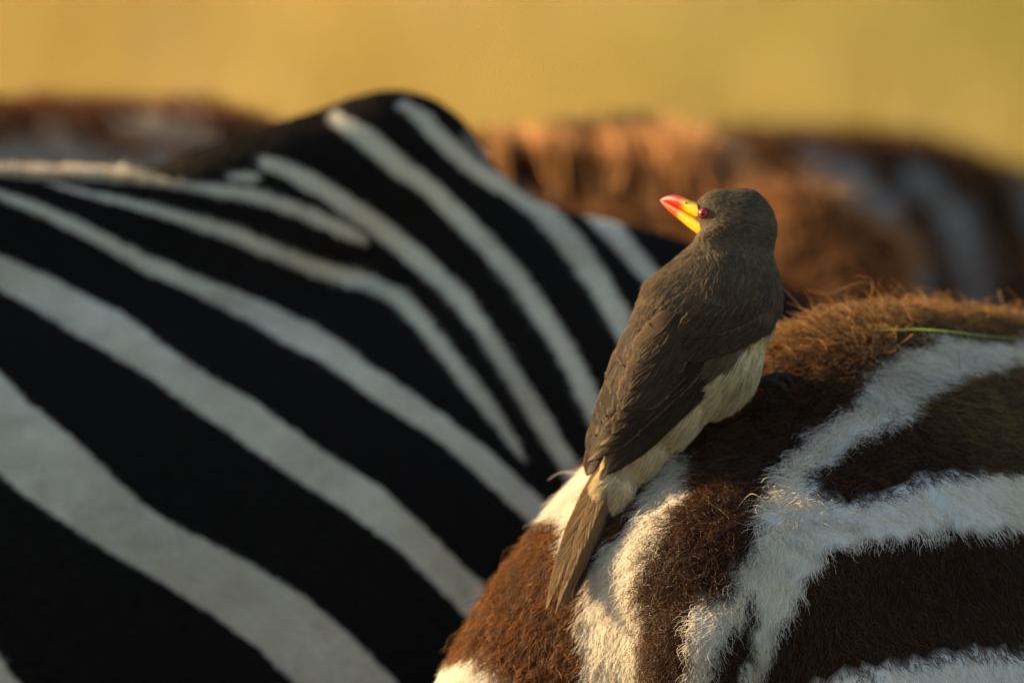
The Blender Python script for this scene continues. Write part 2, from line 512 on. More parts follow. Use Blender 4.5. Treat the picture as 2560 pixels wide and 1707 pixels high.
class Zebra:
    def __init__(self, name, origin, heading, label, S=1.0):
        self.o = np.array([origin[0], origin[1], 0.0])
        self.h = R(heading)
        self.f = np.array([math.cos(self.h), math.sin(self.h), 0])
        self.l = np.array([-math.sin(self.h), math.cos(self.h), 0])
        self.S = S
        self.b = Body()
        self.root = empty(name, self.o)
        tag(self.root, label, 'zebra', 'zebras standing in the herd')

    def W(self, L):
        L = np.asarray(L, float)
        return self.o + L[..., :1] * self.f + L[..., 1:2] * self.l + L[..., 2:3] * np.array([0, 0, 1.])

    def Lc(self, Wp):
        d = np.asarray(Wp) - self.o
        return np.stack([d @ self.f, d @ self.l, d[..., 2]], -1)

    def local(self, px, py, y):
        return self.Lc(P(px, py, y))

    def limbs(self, H, hu=0.0, fu=0.5, wide=0.075, thigh=0.07):
        """four legs; H = hip height scale"""
        b, s = self.b, self.S
        for v in (-1, 1):
            b.chain([((hu + .05 * s, v * wide, .70 * H), thigh), ((hu + .06 * s, v * wide, .55 * H), thigh * .82),
                     ((hu + .02 * s, v * wide, .46 * H), .048 * s), ((hu - .05 * s, v * wide, .39 * H), .034 * s),
                     ((hu - .03 * s, v * wide, .22 * H), .023 * s), ((hu - .02 * s, v * wide, .11 * H), .026 * s),
                     ((hu + .01 * s, v * wide, .055 * H), .022 * s)], .025 * s)
            b.chain([((fu, v * wide * .9, .70 * H), .085 * s), ((fu - .02 * s, v * wide * .95, .53 * H), .052 * s),
                     ((fu, v * wide * .95, .32 * H), .031 * s), ((fu, v * wide * .95, .29 * H), .033 * s),
                     ((fu, v * wide * .95, .12 * H), .021 * s), ((fu + .02 * s, v * wide * .95, .055 * H), .023 * s)], .025 * s)
        self.hoofs = [(hu + .02 * s, v * wide) for v in (-1, 1)] + [(fu + .03 * s, v * wide * .95) for v in (-1, 1)]

    def head(self, poll, tip, s, ear=True):
        """skull from poll to muzzle tip with ears and eyes (local coordinates)"""
        b = self.b
        poll = np.array(poll, float); tip = np.array(tip, float)
        ax = tip - poll; ln = np.linalg.norm(ax); ax = ax / ln
        q = lambda t, dv=0, dn=0: poll + ax * ln * t + np.array([0, dv, 0]) + np.array([-ax[2], 0, ax[0]]) * dn
        b.chain([(q(.05), .30 * s), (q(.38), .29 * s), (q(.72), .21 * s), (q(.95), .19 * s)], .1 * s, sq=.8)
        b.cone(q(.2, 0, -.12 * s), .26 * s, q(.45, 0, -.1 * s), .2 * s, .1 * s, sq=.7)
        self.eyes = [(q(.33, v * .2 * s, .1 * s), .065 * s) for v in (-1, 1)]
        up = np.array([-ax[2], 0, ax[0]])
        for v in (-1, 1) if ear else ():
            e0 = q(0, v * .14 * s, .15 * s)
            e1 = e0 + (up * .4 - ax * .15 + np.array([0, v * .2, 0])) * s
            b.chain([(e0, .1 * s), ((e0 + e1) / 2, .115 * s), (e1, .02 * s)], .05 * s, sq=.7)

    def build(self, vox, colf, fine=None):
        V, Q = self.b.mesh(vox)
        self.V = self.W(V); self.Q = Q
        if fine is not None:
            self.V, self.Q = refine(self.V, Q, fine(self.V[Q].mean(1)))
            Q = self.Q
        self.N = vnormals(self.V, Q)
        col = colf(self.V, self.N)
        self.body = mesh_obj('body', self.V, Q, M_SKIN, self.root, col=col)
        H = 0.05 * self.S
        for (u, v) in self.hoofs:
            r = .036 * self.S
            ang = np.linspace(0, 2 * math.pi, 15)[:-1]
            ring = lambda rr, z, du: np.stack([u + du + rr * 1.15 * np.cos(ang), v + rr * np.sin(ang), ang * 0 + z], 1)
            VV = np.concatenate([ring(r, 0.002, .008 * self.S), ring(r * .93, .02 * self.S, .004 * self.S), ring(r * .72, .06 * self.S, -.006 * self.S)])
            Fs = []
            for k in range(2):
                for i in range(14):
                    j = (i + 1) % 14
                    Fs.append((k * 14 + i, k * 14 + j, k * 14 + 14 + j, k * 14 + 14 + i))
            Fs += [tuple(range(13, -1, -1)), tuple(range(28, 42))]
            mesh_obj('hoof', self.W(VV), Fs, M_HOOF, self.root)
        for c, r in getattr(self, 'eyes', []):
            mesh_obj('eye', *ball(self.W(c), r), M_EYE, self.root)
        return self

    def generic(self, L, freq=0.085):
        """off-picture stripes: upright on the trunk, rings on the legs"""
        S = self.S
        leg = np.clip((0.55 * S - L[:, 2]) / (0.1 * S), 0, 1)
        wv = 0.012 * vnoise(L, 0.12, 3)
        a = (L[:, 0] - 0.25 * (L[:, 2] - .8 * S) + wv) / (freq * S) * 2 * math.pi
        b = (L[:, 2] + wv) / (0.06 * S) * 2 * math.pi
        if getattr(self, 'diag', None):
            per, slope, ref = self.diag                     # slanting haunch stripes
            a2 = ((L[:, 2] - ref[2]) + slope * (L[:, 0] - ref[0]) + wv * .6) / per * 2 * math.pi + math.pi / 2
            a = np.where(L[:, 0] < .12, a2, a)
        return (np.sin(a) * (1 - leg) + np.sin(b) * leg) > 0.1


def ball(c, r, n=14, m=20, sc3=(1, 1, 1)):
    th = np.linspace(0, math.pi, n); ph = np.linspace(0, 2 * math.pi, m, endpoint=False)
    T, Ph = np.meshgrid(th, ph, indexing='ij')
    V = np.stack([np.sin(T) * np.cos(Ph) * sc3[0], np.sin(T) * np.sin(Ph) * sc3[1], np.cos(T) * sc3[2]], -1).reshape(-1, 3) * r + np.array(c)
    Fs = []
    for i in range(n - 1):
        for j in range(m):
            k = (j + 1) % m
            Fs.append((i * m + j, (i + 1) * m + j, (i + 1) * m + k, i * m + k))
    return V, np.array(Fs)


# ================================================================== near foal
FW = [  # white coat areas, photograph pixels
    [(2800, 800), (2700, 815), (2560, 841), (2474, 857), (2340, 841), (2306, 864), (2244, 883), (2176, 926), (2168, 968), (2114, 1014), (2053, 1056), (1977, 1128),
     (1940, 1190), (1920, 1255), (1897, 1317), (1877, 1379), (1860, 1410), (1875, 1480), (1895, 1520), (1890, 1580), (1860, 1660), (1840, 1760),
     (1820, 1900), (1850, 1900), (1885, 1760), (1897, 1707), (1928, 1642), (1955, 1572), (1993, 1518), (2013, 1437), (2052, 1394), (2090, 1363), (2168, 1352), (2323, 1340),
     (2400, 1328), (2560, 1317), (2800, 1300), (2800, 1150), (2560, 1166), (2477, 1177), (2388, 1177), (2303, 1193), (2245, 1212), (2206, 1243),
     (2110, 1251), (2048, 1228), (2032, 1190), (2042, 1180), (2072, 1160), (2130, 1109), (2225, 1063), (2275, 1017), (2283, 994), (2378, 941),
     (2474, 910), (2560, 895), (2800, 870)],
    [(1835, 1417), (1860, 1410), (1875, 1480), (1860, 1540), (1830, 1570), (1800, 1610), (1790, 1650), (1770, 1720), (1740, 1900), (1690, 1900),
     (1708, 1700), (1720, 1600), (1740, 1510), (1758, 1480), (1800, 1488), (1828, 1450)],
    [(1738, 1110), (1680, 1150), (1640, 1210), (1610, 1270), (1560, 1340), (1506, 1348), (1471, 1440), (1464, 1506), (1460, 1564), (1475, 1622),
     (1460, 1661), (1471, 1707), (1450, 1900), (1560, 1900), (1584, 1707), (1603, 1661), (1607, 1603), (1618, 1545), (1615, 1506), (1603, 1468), (1622, 1410),
     (1642, 1352), (1661, 1305), (1727, 1228), (1745, 1150)],
    [(1475, 1150), (1417, 1160), (1371, 1228), (1315, 1275), (1290, 1310), (1340, 1296), (1371, 1286), (1410, 1278), (1425, 1317), (1417, 1363),
     (1440, 1380), (1500, 1300), (1560, 1200), (1540, 1150)],
    [(1133, 1634), (1080, 1630), (1080, 1900), (1360, 1900), (1266, 1707), (1235, 1661), (1197, 1634), (1158, 1630)],
    [(2040, 1707), (2129, 1681), (2206, 1657), (2265, 1642), (2381, 1630), (2458, 1615), (2560, 1623), (2800, 1620), (2800, 1900), (1900, 1900), (1990, 1730)],
]
HEAD1 = 60.0
dock = P(1806, 1190, 0.0)
ZF = Zebra('zebra_foal', (dock[0], dock[1] + .03), HEAD1, 'brown fluffy zebra foal carrying the perched bird on its rump')
b = ZF.b
b.chain([((.16, 0, .735), .125), ((.34, 0, .70), .125), ((.56, 0, .71), .125)], .06)                    # barrel
b.chain([((.035, 0, .806), .024), ((.10, 0, .836), .040), ((.15, 0, .835), .040), ((.22, 0, .830), .042), ((.36, 0, .828), .042), ((.56, 0, .85), .04)], .06)   # spine
b.chain([((.06, 0, .812), .024), ((-.012, -.009, .800), .021), ((-.034, -.015, .776), .017)], .03)        # dock
for v in (-1, 1):
    b.ell((.085, v * .053, .752), (.122, .080, .102), .05)                                             # croup halves
    b.ell((.037, v * .087, .670), (.102, .066, .13), .020)                                               # buttocks
ZF.limbs(.90, .02, .55, .078, .08)
b.chain([((.60, 0, .80), .09), ((.74, 0, .98), .068), ((.80, 0, 1.06), .06)], .05, sq=.75)
ZF.head((.80, 0, 1.09), (1.02, 0, .94), .2)


def foal_white(Wp, L):
    px = PX(Wp)
    e = np.stack([vnoise(Wp, .006, 41), vnoise(Wp, .006, 42)], 1) * 9 + np.stack([vnoise(Wp, .02, 43), vnoise(Wp, .02, 44)], 1) * 6
    q = px + e
    ins = np.zeros(len(Wp), bool)
    for poly in FW:
        ins |= inpoly(q, poly)
    return ins, px


def foal_col(Wp, N):
    L = ZF.Lc(Wp)
    ins, px = foal_white(Wp, L)
    seen = (N @ -FWD > -0.25) & (px[:, 0] > 1000) & (px[:, 0] < 2760) & (px[:, 1] < 1880) & (L[:, 0] < .45)
    gen = ZF.generic(L) & ~((np.abs(L[:, 1]) < .03) & (L[:, 2] > .7))
    wh = np.where(seen, ins, gen)
    return np.where(wh[:, None], WHITE, BROWN * .45)


ZF.build(.0065, foal_col)
BV_F = BVHTree.FromPolygons([tuple(v) for v in ZF.V], [tuple(int(i) for i in q) for q in ZF.Q])


def hit(px, py, bv):
    t = P(px, py, 0.0)
    d = Vector(t - CAM).normalized()
    h = bv.ray_cast(Vector(CAM), d)
    return (np.array(h[0]), np.array(h[1])) if h[0] is not None else (None, None)


# tail of the foal
TB = Body()
TB.chain([((.04, -.004, .820), .021), ((-.010, -.010, .806), .021), ((-.042, -.017, .766), .020), ((-.054, -.020, .70), .019), ((-.052, -.020, .58), .014), ((-.05, -.018, .47), .007)], .02)
tv, tq = TB.mesh(.004)
TV = ZF.W(tv); TN = vnormals(TV, tq)


def tail_col(Wp, N):
    ins, px = foal_white(Wp, ZF.Lc(Wp))
    return np.where(ins[:, None], WHITE * .8, BROWN * .45)


tail1 = mesh_obj('tail', TV, tq, M_SKIN, ZF.root, col=tail_col(TV, TN))
rng = np.random.default_rng(11)
UP = np.array([0, 0, 1.0])


def foal_fur(V, Q, N, n, rad, seed, parent, name, wf, k=5, lscale=1.0, tail=False):
    rng = np.random.default_rng(seed)
    p, nn = sample(V, Q, N, n, wf, rng)
    L = ZF.Lc(p)
    ins, px = foal_white(p, L)
    seen = (nn @ -FWD > -0.3) & (px[:, 0] > 1000) & (px[:, 0] < 2760) & (px[:, 1] < 1880) & (L[:, 0] < .45)
    gen = ZF.generic(L) & ~((np.abs(L[:, 1]) < .03) & (L[:, 2] > .7))
    wh = ins if tail else np.where(seen, ins, gen)
    near = np.exp(-((px[:, 0] - 1950) / 520) ** 2)
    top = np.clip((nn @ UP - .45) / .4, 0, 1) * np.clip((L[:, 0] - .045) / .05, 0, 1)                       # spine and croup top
    spine = np.exp(-(L[:, 1] / .035) ** 2) * np.clip((L[:, 2] - .74) / .06, 0, 1)
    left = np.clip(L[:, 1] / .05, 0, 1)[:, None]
    D = (-UP * .9 + ZF.f * .28) * (1 - left) + (-UP * .45 + ZF.l * .35 - ZF.f * .55) * left
    D = D * (1 - spine[:, None] * .8) + (-ZF.f * .8 - UP * .15) * spine[:, None] * .8
    D = nrm(D) + vnoise3(p, .035, 7) * .35 + vnoise3(p, .009, 8) * (.35 + .8 * spine[:, None])
    cell = np.floor(p / .0042 + 100)
    cl = np.stack([hcell(cell, s) for s in (1, 2, 3)], 1) - .5
    messy = np.where(wh, .17, .28) + .40 * spine + (.10 if tail else 0)
    D = D + cl * (messy * 1.3)[:, None] + rng.normal(0, 1, (n, 3)) * (messy * .55)[:, None]
    D = np.where(np.isfinite(D), D, 0.1)
    ln = (.0060 + .0030 * rng.random(n)) * np.where(wh, .95, .95) * (1 + .35 * spine) * (1 + .15 * left[:, 0]) * (1 + .25 * top) * lscale
    long = rng.random(n) < np.where(wh, .0012, .004)
    ln = ln * np.where(long, 1.7, 1)
    lift = .30 + .30 * rng.random(n) + .35 * spine + .2 * left[:, 0] + .5 * top + (.05 if tail else 0)
    lift = lift + np.where(long, .5, 0) + np.where(rng.random(n) < .07, .5, 0)
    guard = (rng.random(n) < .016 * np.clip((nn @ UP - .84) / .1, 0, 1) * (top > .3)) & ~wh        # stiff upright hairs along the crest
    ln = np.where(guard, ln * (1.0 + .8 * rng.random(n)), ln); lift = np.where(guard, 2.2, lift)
    pts = grow(p - nn * .0012, nn, D, ln, lift, .55 + .3 * rng.random(n), .07 + .20 * np.where(wh, .4, 1) * (.5 + rng.random(n)) + .18 * spine + (.05 if tail else 0), rng, k)
    tone = (1 + .22 * vnoise(p, .02, 21) + .12 * vnoise(p, .006, 22))[:, None] * (0.8 + .4 * rng.random((n, 1)))
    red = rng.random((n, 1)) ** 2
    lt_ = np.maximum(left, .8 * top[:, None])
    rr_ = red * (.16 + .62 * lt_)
    cb = BROWN * (.52 + .48 * lt_) * (1 - rr_) + (np.array([.40, .155, .028]) * (1 - top[:, None]) + np.array([.60, .32, .10]) * top[:, None]) * rr_  # sunlit rust and gold painted into left and top hairs, darker elsewhere
    warm = np.clip(.5 + .5 * vnoise(p, .03, 23), 0, 1)[:, None]
    cw = np.array([.75, .69, .58]) * (1 - .3 * warm) + np.array([.68, .58, .44]) * .3 * warm
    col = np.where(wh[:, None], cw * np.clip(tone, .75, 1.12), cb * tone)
    col = np.where(guard[:, None], np.array([.46, .22, .065]) * (.7 + .6 * rng.random((n, 1))), col)  # guard hairs coloured gold, a painted sunlit rim
    rr = np.linspace(1, .25, k) * rad
    rr = rr[None] * np.where(long, 1.15, 1.0)[:, None]
    return tag(curves_obj(name, pts, rr, np.clip(col, 0, .85), M_FUR, parent), kind='stuff')


fc = ZF.V[ZF.Q].mean(1); fpx = PX(fc); fn = ZF.N[ZF.Q].mean(1)
win = (fpx[:, 0] > 1020) & (fpx[:, 0] < 2680) & (fpx[:, 1] > 600) & (fpx[:, 1] < 1830) & (fn @ -FWD > -.45) & (ZF.Lc(fc)[:, 0] < .42)
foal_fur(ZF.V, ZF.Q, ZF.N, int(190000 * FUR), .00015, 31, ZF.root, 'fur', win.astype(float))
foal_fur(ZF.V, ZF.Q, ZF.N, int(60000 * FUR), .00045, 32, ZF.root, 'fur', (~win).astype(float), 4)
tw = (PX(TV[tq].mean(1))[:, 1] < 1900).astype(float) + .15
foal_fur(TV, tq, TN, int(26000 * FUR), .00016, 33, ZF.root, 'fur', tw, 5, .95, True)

# ================================================================== striped zebra grazing behind the foal
q = 2560 / 2352.0
ST2 = [[(x * q, y * q, w * q) for x, y, w in line] for line in [
    [(-200, 388, 14), (0, 399, 13), (200, 408, 14), (430, 424, 20), (560, 438, 30), (650, 465, 34), (740, 500, 36), (800, 528, 30), (828, 543, 16)],
    [(100, 418, 6), (180, 440, 12), (300, 465, 20), (400, 490, 28), (520, 525, 34), (640, 575, 36), (740, 615, 40), (830, 642, 46), (890, 675, 44), (950, 735, 42),
     (1010, 805, 40), (1070, 880, 38), (1120, 945, 32), (1170, 1015, 22), (1192, 1050, 8)],
    [(-150, 400, 16), (0, 447, 18), (80, 475, 22), (200, 530, 32), (330, 600, 40), (450, 652, 46), (560, 705, 58), (650, 757, 66), (740, 805, 62), (820, 860, 60), (920, 925, 58),
     (1000, 978, 58), (1080, 1040, 56), (1150, 1100, 58), (1220, 1165, 60), (1400, 1330, 70)],
    [(525, 402, 16), (575, 402, 20)],
    [(594, 368, 26), (650, 385, 38), (720, 420, 44), (800, 470, 44), (880, 525, 44), (960, 592, 44), (1030, 670, 44), (1090, 742, 44), (1140, 815, 42), (1190, 895, 42),
     (1240, 975, 42), (1290, 1055, 42), (1360, 1170, 44)],
    [(757, 274, 30), (830, 312, 44), (900, 370, 46), (980, 427, 44), (1050, 495, 44), (1110, 558, 46), (1170, 632, 50), (1220, 702, 48), (1270, 775, 46), (1310, 845, 46),
     (1350, 925, 46), (1420, 1050, 46)],
    [(915, 241, 24), (960, 270, 38), (1020, 330, 40), (1090, 385, 40), (1160, 428, 44), (1230, 482, 50), (1300, 557, 56), (1360, 642, 56), (1410, 725, 54), (1450, 800, 52), (1530, 950, 50)],
    [(1050, 300, 6), (1110, 350, 10)],
    [(1260, 432, 14), (1320, 470, 36), (1390, 530, 46), (1440, 582, 44), (1500, 650, 46), (1600, 800, 50)],
    [(-250, 500, 60), (-100, 575, 64), (0, 625, 74), (80, 665, 88), (170, 718, 96), (260, 768, 92), (350, 828, 82), (450, 900, 84), (550, 962, 94), (640, 1022, 92), (730, 1082, 90),
     (830, 1145, 88), (930, 1225, 82), (1000, 1292, 80), (1060, 1352, 80), (1150, 1450, 80)],
    [(-250, 760, 150), (-100, 880, 160), (0, 985, 168), (80, 1050, 172), (180, 1132, 158), (280, 1205, 138), (400, 1275, 130), (520, 1345, 146), (640, 1425, 160), (720, 1495, 168), (800, 1575, 170), (900, 1680, 170)],
    [(-250, 1330, 120), (-60, 1500, 90), (0, 1562, 54), (80, 1640, 60), (200, 1750, 80)],
]]
HEAD2 = 10.0
wth = P(1060, 250, .52)                     # top of the withers
Z2 = Zebra('zebra', (wth[0], wth[1]), HEAD2, 'grazing black and white striped zebra standing beside the brown foal', 1.12)
b = Z2.b
zt = lambda px, py: Z2.Lc(P(px, py, .50))[2]
wz = wth[2]
b.chain([((-.95, 0, wz - .275), .20), ((-.70, 0, wz - .28), .22), ((-.40, 0, wz - .285), .228), ((-.06, 0, wz - .285), .20)], .08, sq=.98)
b.chain([((-.95, 0, wz - .12), .05), ((-.6, 0, wz - .097), .05), ((-.3, 0, wz - .090), .042), ((-.20, 0, wz - .083), .042), ((-.11, 0, wz - .074), .040)], .05, sq=.75)
b.chain([((-.135, 0, wz - .080), .034), ((-.10, 0, wz - .066), .034), ((-.082, 0, wz - .0575), .034), ((-.0644, 0, wz - .053), .034), ((-.0465, 0, wz - .046), .034), ((-.022, 0, wz - .040), .034), ((-.012, 0, wz - .036), .034), ((.0, 0, wz - .054), .032), ((.022, 0, wz - .095), .036)], .018, sq=.8)   # withers
b.chain([((.0, 0, wz - .27), .155), ((.07, 0, wz - .204), .135), ((.13, 0, wz - .244), .13), ((.30, 0, wz - .40), .115), ((.46, 0, wz - .53), .09), ((.54, 0, wz - .61), .08)], .05, sq=.8)
Z2.head((.55, 0, wz - .64), (.66, 0, wz - .93), .27)
Z2.limbs(1.0, -.98, -.08, .11, .11)


Z2.diag = (.056, .62, Z2.Lc(P(-218, 571, .36)))


def z2_white(Wp):
    px = PX(Wp)
    d = np.full(len(Wp), 1e9)
    for ln in ST2:
        d = np.minimum(d, stroke(px, ln) + 1.0)
    d = d + 3 * vnoise(Wp, .03, 61) + .8 * vnoise(Wp, .006, 62)
    return d, px


def z2_mask(Wp, N, soft=0):
    d, px = z2_white(Wp)
    L = Z2.Lc(Wp)
    seen = (N @ -FWD > -.15) & (px[:, 0] > -200) & (px[:, 0] < 1750) & (px[:, 1] < 1860)
    return np.where(seen, np.clip(.5 - d / (soft + 1e-6), 0, 1), Z2.generic(L)) if soft else np.where(seen, d < 0, Z2.generic(L)), px


def z2_dirt(p):
    spot = np.clip(vnoise(p, .012, 74) * 2.2 - 1.1, 0, 1)
    return np.clip(.30 + .75 * vnoise(p, .035, 72) + .4 * vnoise(p, .011, 73) + spot, 0, 1.4)[:, None]


def z2_col(Wp, N):
    wh, px = z2_mask(Wp, N, 14.0)
    dirt = z2_dirt(Wp)
    cw = WHITE * .95 * (1 - .35 * dirt) + np.array([.30, .22, .14]) * .35 * dirt
    return BLACK + (cw - BLACK) * wh[:, None]


Z2.build(.006, z2_col, lambda c: (PX(c)[:, 0] > -60) & (PX(c)[:, 0] < 1780) & (PX(c)[:, 1] < 1780) & (c[:, 1] < Z2.o[1] + .25 * (c[:, 0] - Z2.o[0]) + .05))


def z2_fur(n, rad, seed, wf, k=4, ls=1.0):
    rng = np.random.default_rng(seed)
    p, nn = sample(Z2.V, Z2.Q, Z2.N, n, wf, rng)
    wh, px = z2_mask(p, nn)
    D = -UP * .8 + Z2.f * .75 + vnoise3(p, .05, 71) * .2 + rng.normal(0, .16, (n, 3))
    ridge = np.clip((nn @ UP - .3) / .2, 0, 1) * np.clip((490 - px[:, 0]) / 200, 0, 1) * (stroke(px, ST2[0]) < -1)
    ln = (.0032 + .0018 * rng.random(n)) * (1 + .7 * ridge * rng.random(n)) * ls
    pts = grow(p - nn * .0003, nn, D, ln, (.16 + .2 * rng.random(n) + .9 * ridge), .08, .05 + .1 * ridge, rng, k)
    dirt = z2_dirt(p)
    cw = WHITE * np.array([1.16, 1.14, 1.04]) * (1 - .34 * dirt) + np.array([.32, .24, .16]) * .34 * dirt
    cb = BLACK * (1 + .5 * rng.random((n, 1)))
    col = np.where(wh[:, None], cw * (.88 + .24 * rng.random((n, 1))), cb)
    col = np.where((rng.random(n) < ridge * .5)[:, None], np.array([.50, .39, .27]), col)  # sunlight on the spine painted as beige hairs
    return tag(curves_obj('coat', pts, np.linspace(1, .35, k) * rad, np.clip(col, 0, .85), M_COAT, Z2.root), kind='stuff')


fc = Z2.V[Z2.Q].mean(1); fpx = PX(fc)
win2 = (fpx[:, 0] > -80) & (fpx[:, 0] < 1780) & (fpx[:, 1] > 100) & (fpx[:, 1] < 1800) & (Z2.N[Z2.Q].mean(1) @ -FWD > -.35)
z2_fur(int(190000 * FUR), .00030, 75, win2.astype(float))
z2_fur(int(45000 * FUR), .0008, 76, (~win2).astype(float), 3, 1.3)


def simple_tail(Z, u, z0, S, colour, tipc, seed):
    """tail of a zebra that stands outside the picture's frame: dock, and a tuft of long hair"""
    B = Body()
    pts = [((u, 0, z0), .03 * S), ((u - .06 * S, 0, z0 - .04 * S), .026 * S), ((u - .09 * S, 0, z0 - .18 * S), .02 * S), ((u - .09 * S, 0, z0 - .36 * S), .014 * S)]
    B.chain(pts, .02)
    v, f = B.mesh(.008)
    t = mesh_obj('tail', Z.W(v), f, M_SKIN, Z.root, col=np.tile(colour, (len(v), 1)))
    rng = np.random.default_rng(seed)
    n = 700
    r0 = Z.W(np.stack([u - .09 * S + rng.normal(0, .008, n), rng.normal(0, .008, n), z0 - S * rng.uniform(.2, .37, n)], 1))
    nn = nrm(rng.normal(0, 1, (n, 3)))
    c = curves_obj('tail_tuft', grow(r0, nn, np.tile(-UP, (n, 1)), .22 * S * (.6 + .4 * rng.random(n)), .1, .1, .06, rng, 5), np.linspace(1, .3, 5) * .0012, np.tile(tipc, (n, 1)), M_MANE, t)
    tag(c, kind='stuff')


simple_tail(Z2, -1.15, wz - .1, 1.12, WHITE * .6, BLACK * 2, 5)


def mane(Z, pts, h, n, rad, colf, seed, wob=.012, spread=.012, name='mane'):
    """upright mane along a crest polyline (local coordinates)"""
    rng = np.random.default_rng(seed)
    pts = np.array(pts, float)
    seg = np.r_[0, np.cumsum(np.linalg.norm(np.diff(pts, axis=0), axis=1))]
    s = rng.random(n) * seg[-1]
    c = np.stack([np.interp(s, seg, pts[:, k]) for k in range(3)], 1)
    c[:, 1] += rng.normal(0, spread, n)
    hh = np.interp(s / seg[-1], np.linspace(0, 1, len(h)), h) * (.75 + .35 * rng.random(n))
    cl = np.floor(s / wob)
    lean = (hash01(cl + 50, seed) - .5) * .14
    p = Z.W(c)
    d = Z.f * 1.0 * lean[:, None] + Z.l * ((hash01(cl + 90, seed + 1) - .5) * .5)[:, None] + rng.normal(0, .07, (n, 3))
    hh = hh * (.88 + .24 * hash01(cl + 10, seed + 2))
    nn = np.tile(UP, (n, 1))
    g = grow(p, nn, d + 1e-3, hh, 3.0, .15, .05, rng, 4)
    o = curves_obj(name, g, np.linspace(1, .4, 4) * rad, colf(s / seg[-1], rng), M_MANE, Z.root)
    return tag(o, kind='stuff')


mane(Z2, [(.08, 0, wz - .085), (.13, 0, wz - .12), (.30, 0, wz - .285), (.46, 0, wz - .455), (.56, 0, wz - .57)], [.006, .02, .05, .06, .05], 5000, .0006,
     lambda s, r: np.where((np.sin(s * 60) > 0)[:, None], WHITE * .8, BLACK * 2), 15)

# ================================================================== brown foal with the upright mane, farther back
HEAD3 = 2.0
Y3 = 0.97
o3 = P(1120, 480, Y3)
Z3 = Zebra('zebra_foal', (o3[0], o3[1]), HEAD3, 'blurred brown foal with a sunlit upright mane behind the bird', 1.0)
lz = lambda px, py: P(px, py, Y3)[2]
lu = lambda px: (P(px, 480, Y3)[0] - o3[0]) / math.cos(Z3.h)
b = Z3.b
def n3(px, py, dz=0.0):
    x0 = P(px, py, Y3)[0]
    return Z3.Lc(P(px, py, Y3 - .55 * max(0.0, x0 - o3[0]))) + np.array([0, 0, dz])


zb = lz(300, 265)                            # back line
b.chain([((-.62, 0, zb - .145), .125), ((-.35, 0, zb - .155), .135), ((-.12, 0, zb - .15), .125)], .06)
b.chain([((-.66, 0, zb - .06), .045), ((-.35, 0, zb - .052), .045), ((-.12, 0, zb - .058), .042)], .05)
nz = lz(1500, 500)
b.chain([((-.08, 0, zb - .15), .10), (n3(1300, 540, -.088), .080), (n3(1600, 540, -.078), .072), (n3(1850, 540, -.07), .062)], .05, sq=.75)
Z3.head(n3(1860, 690), n3(1860, 690) + np.array([.13, -.06, -.16]), .15, False)
Z3.limbs((zb) / .98, -.62, -.08, .075, .075)
b.ell(n3(2000, 565) + np.array([0, -.03, 0]), (.022, .016, .020), .008)      # fluffy near ear
b.ell(n3(2140, 665) + np.array([0, -.02, 0]), (.022, .02, .018), .01)        # brow


ST3 = [[(-100, 400, 60), (100, 392, 62), (300, 405, 52), (520, 420, 30)], [(380, 350, 26), (470, 352, 44), (560, 360, 26)]]


def z3_mask(Wp, N):
    px = PX(Wp)
    d = np.full(len(Wp), 1e9)
    for ln in ST3:
        d = np.minimum(d, stroke(px, ln))
    L = Z3.Lc(Wp)
    return np.where(px[:, 0] > 700, (Z3.generic(L, .05)) & (px[:, 0] < 1400), np.where((px[:, 1] < 440) & (px[:, 0] > -150), d < 0, Z3.generic(L))), px


RUST = np.array([.24, .088, .024])
Z3.build(.009, lambda Wp, N: np.where(z3_mask(Wp, N)[0][:, None], WHITE * .5, RUST * .3))


def z3_fur(n, seed):
    rng = np.random.default_rng(seed)
    fpx = PX(Z3.V[Z3.Q].mean(1))
    wf = np.where((fpx[:, 1] < 900) & (fpx[:, 0] > -200), 1.0, .12)
    p, nn = sample(Z3.V, Z3.Q, Z3.N, n, wf, rng)
    wh, px = z3_mask(p, nn)
    D = -UP * .7 - Z3.f * .5 + vnoise3(p, .05, 81) * .4 + rng.normal(0, .35, (n, 3))
    headf = np.clip((px[:, 0] - 1380) / 160, 0, 1) * np.clip((nn @ UP + .9), 0, 1)
    ln = (.012 + .006 * rng.random(n)) * (1 + .5 * np.clip(nn @ UP, 0, 1))
    pts = grow(p - nn * .001, nn, D, ln, .7 + .5 * rng.random(n), .5, .25, rng, 4)
    col = np.where(wh[:, None], np.array([.52, .45, .36]), RUST * (.4 + .5 * rng.random((n, 1))) * (1 - headf[:, None]) + np.array([.34, .16, .06]) * (.6 + .5 * rng.random((n, 1))) * headf[:, None])  # neck and head fur coloured brighter orange to look sunlit
    return tag(curves_obj('fur', pts, np.linspace(1, .3, 4) * .0005, np.clip(col, 0, .8), M_FUR, Z3.root), kind='stuff')


z3_fur(int(45000 * FUR), 82)


def mane3(s, r):
    n = len(s)
    dark = (np.sin(s * 62 + 1.5 * np.sin(s * 9)) > .05) & (s < .62)
    c = np.where(dark[:, None], np.array([.018, .008, .004]), np.array([.42, .215, .085]))
    return c * (.6 + .8 * r.random((n, 1)))


mane(Z3, [n3(1020, 500, -.004), n3(1140, 500, -.004), n3(1300, 500, -.004), n3(1600, 500, -.003), n3(1850, 500, -.008), n3(1900, 500, -.03)], [.036, .037, .037, .038, .042, .038, .032, .02], 8000, .0005, mane3, 85, .007, .012)
simple_tail(Z3, -.74, zb - .08, .9, RUST * .5, RUST * .4, 6)

